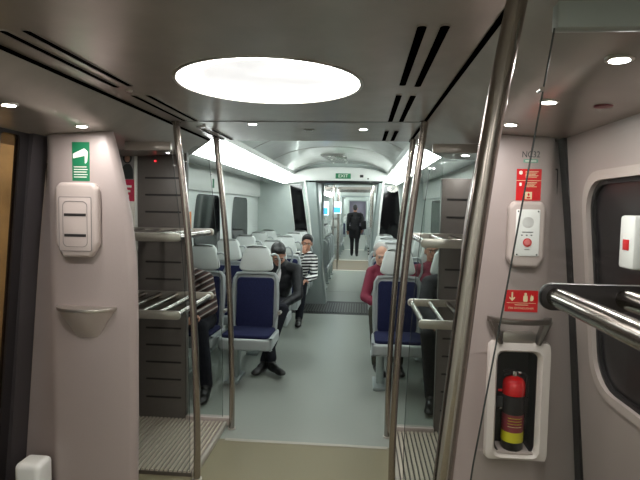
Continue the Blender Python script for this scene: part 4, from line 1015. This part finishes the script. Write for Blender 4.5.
# B: black jacket, head bowed
J = seated(lean=0.14, fwd=0.16, pel=(0.05, -0.16, 0.585), head=(0.135, -0.36, 1.135), neck=(0.16, -0.25, 1.02), chest=(0.12, -0.2, 0.87), shl=(0.325, -0.24, 0.96), shr=(-0.02, -0.23, 0.96), ell=(0.36, -0.36, 0.70), wrl=(0.21, -0.54, 0.62), elr=(-0.05, -0.36, 0.72), wrr=(0.1, -0.55, 0.64), knl=(0.22, -0.60, 0.585), knr=(0.04, -0.60, 0.60), anl=(0.09, -0.80, 0.11), toel=(0.03, -0.95, 0.035), anr=(0.16, -0.86, 0.15), toer=(0.27, -0.97, 0.05))
person('person in black jacket with bowed head, second row left, legs crossed', (-0.65, 5.66, 0), J, 'blackjacket', 'darktrousers', 'skin', 'hairblack', hrot=(0.62, 0, 0.25), shirt='whitecloth')
# C: black and white stripes, hand to the face
J = seated(lean=0.22, fwd=0.10, pel=(0.03, -0.16, 0.575), head=(0.245, -0.30, 1.13), neck=(0.23, -0.23, 0.98), shl=(0.335, -0.22, 0.90), shr=(0.08, -0.22, 0.93), ell=(0.36, -0.34, 0.66), wrl=(0.27, -0.56, 0.63), elr=(0.08, -0.42, 0.78), wrr=(0.195, -0.44, 0.98), hdr=(0.05, 0.05, 0.2), hnr=(0, -1, 0.2), knl=(0.22, -0.55, 0.56), anl=(0.18, -0.60, 0.10), toel=(0.19, -0.77, 0.035))
person('person in black and white striped shirt, hand on chin, farther left', (-0.65, 7.46, 0), J, 'stripeC', 'darktrousers', 'skin', 'hairblack', hrot=(0.12, 0.1, 0.1))
# D: grey hair, maroon jacket
J = seated(lean=-0.13, fwd=0.08, pel=(-0.04, -0.16, 0.585), head=(-0.18, -0.30, 1.16), neck=(-0.16, -0.22, 1.02), shl=(0.06, -0.2, 0.95), shr=(-0.27, -0.2, 0.95), elr=(-0.34, -0.33, 0.70), wrr=(-0.20, -0.55, 0.66), ell=(0.10, -0.34, 0.72), knr=(-0.24, -0.58, 0.60), anr=(-0.21, -0.70, 0.10), toer=(-0.16, -0.87, 0.035), knl=(0.0, -0.58, 0.60), anl=(0.0, -0.66, 0.10), toel=(0.02, -0.83, 0.035))
person('grey haired person in maroon jacket on the right aisle seat, second row', (0.765, 5.66, 0), J, 'maroon', 'olive', 'skin2', 'hairgrey', hairstyle='bald', hrot=(0.35, 0, 0.1))
# E: charcoal clothes, right window seat of the first row
J = seated(lean=0.0, fwd=0.05, pel=(-0.02, -0.16, 0.585), shl=(0.155, -0.2, 0.985), ell=(0.16, -0.34, 0.74), knr=(-0.25, -0.58, 0.60), elr=(-0.27, -0.35, 0.76), wrr=(-0.18, -0.57, 0.70), anr=(-0.22, -0.63, 0.10), toer=(-0.25, -0.79, 0.035), knl=(0.02, -0.58, 0.6), anl=(0.0, -0.6, 0.1), toel=(0.0, -0.77, 0.035))
person('person in charcoal clothes on the right window seat, front row', (1.195, 4.75, 0), J, 'charcoal', 'blackcloth', 'skin', 'hairblack')
# F: maroon top behind, right window seat of the second row
J = seated(lean=-0.06, fwd=0.0)
person('person in dark red top on the right window seat, second row', (1.20, 5.66, 0), J, 'maroon', 'charcoal', 'skin', 'hairblack')
# G: walking away in the next car (faces +y)
J = dict(pelvis=(0, 0, 0.93), chest=(0, 0.01, 1.27), neck=(0, 0.0, 1.47), head=(0, 0.02, 1.635), shl=(-0.21, 0, 1.41), shr=(0.21, 0, 1.41),
    ell=(-0.235, -0.04, 1.13), elr=(0.235, 0.0, 1.13), wrl=(-0.235, 0.05, 0.88), wrr=(0.225, 0.12, 0.92), hipl=(-0.09, 0, 0.90), hipr=(0.09, 0, 0.90),
    knl=(-0.09, 0.08, 0.48), knr=(0.08, -0.02, 0.48), anl=(-0.09, 0.10, 0.10), anr=(0.08, -0.20, 0.13), toel=(-0.10, 0.26, 0.035), toer=(0.09, -0.06, 0.045))
w = person('person in black suit walking away down the aisle of the next car', (0.17, 17.0, 0), J, 'blackcloth', 'blackcloth', 'skin', 'hairblack', hrot=(0, 0, PI), coat=0.55, face=False)
o = empty('shoulder_bag', (0.17+0.30, 16.93, 0.95), 'black shoulder bag carried by the person walking away', 'bag')
MB().prism(rpoly([(-0.07, -0.02), (-0.09, 0.26), (0.07, 0.28), (0.09, 0.0)], 0.03), lambda u, v, w: (u, w, v), -0.12, 0.12, 0.02).build('bag_body', M['blackcloth'], o)
MB().tube([(0.0, 0.08, 0.26), (-0.04, 0.12, 0.42), (-0.12, 0.07, 0.545), (-0.10, -0.08, 0.52), (-0.02, -0.10, 0.40), (0.0, -0.08, 0.26)], 0.012, 8).build('strap', M['blackcloth'], o)
# H, I: seated far away in the next car
J = seated(fwd=0.05, lean=-0.15, knr=(-0.28, -0.55, 0.58), anr=(-0.3, -0.6, 0.1), toer=(-0.3, -0.76, 0.035))
w = person('dark clothed seated person on the right side of the next car', (0.80, 16.6, 0), J, 'charcoal', 'darktrousers', 'skin', 'hairblack', voxel=0.014); w.rotation_euler.z = PI

# ------------------------------------------------------------------ world, camera, view
w = bpy.data.worlds.new('world'); sc.world = w; w.use_nodes = True
w.node_tree.nodes['Background'].inputs[0].default_value = (0.02, 0.02, 0.025, 1); w.node_tree.nodes['Background'].inputs[1].default_value = 0.3
psi, phi, ro = math.radians(4.61), math.radians(3.74), math.radians(1.0)
fw = V((-math.sin(psi)*math.cos(phi), math.cos(psi)*math.cos(phi), -math.sin(phi)))
rt = V((math.cos(psi), math.sin(psi), 0)); up_ = rt.cross(fw)
c, s = math.cos(ro), math.sin(ro)
r2 = rt*c+up_*s; u2 = up_*c-rt*s
cam = bpy.data.cameras.new('camera'); cam.lens = 500/640*36; cam.sensor_width = 36; cam.clip_start = 0.02; cam.clip_end = 200
co = bpy.data.objects.new('camera', cam); COL.objects.link(co)
co.matrix_world = Matrix.Translation((0.36, 0, 1.65)) @ Matrix((r2, u2, -fw)).transposed().to_4x4()
sc.camera = co
sc.view_settings.view_transform = 'Standard'; sc.view_settings.look = 'None'; sc.view_settings.exposure = 0.9; sc.view_settings.gamma = 1.0
sc.view_settings.use_curve_mapping = False
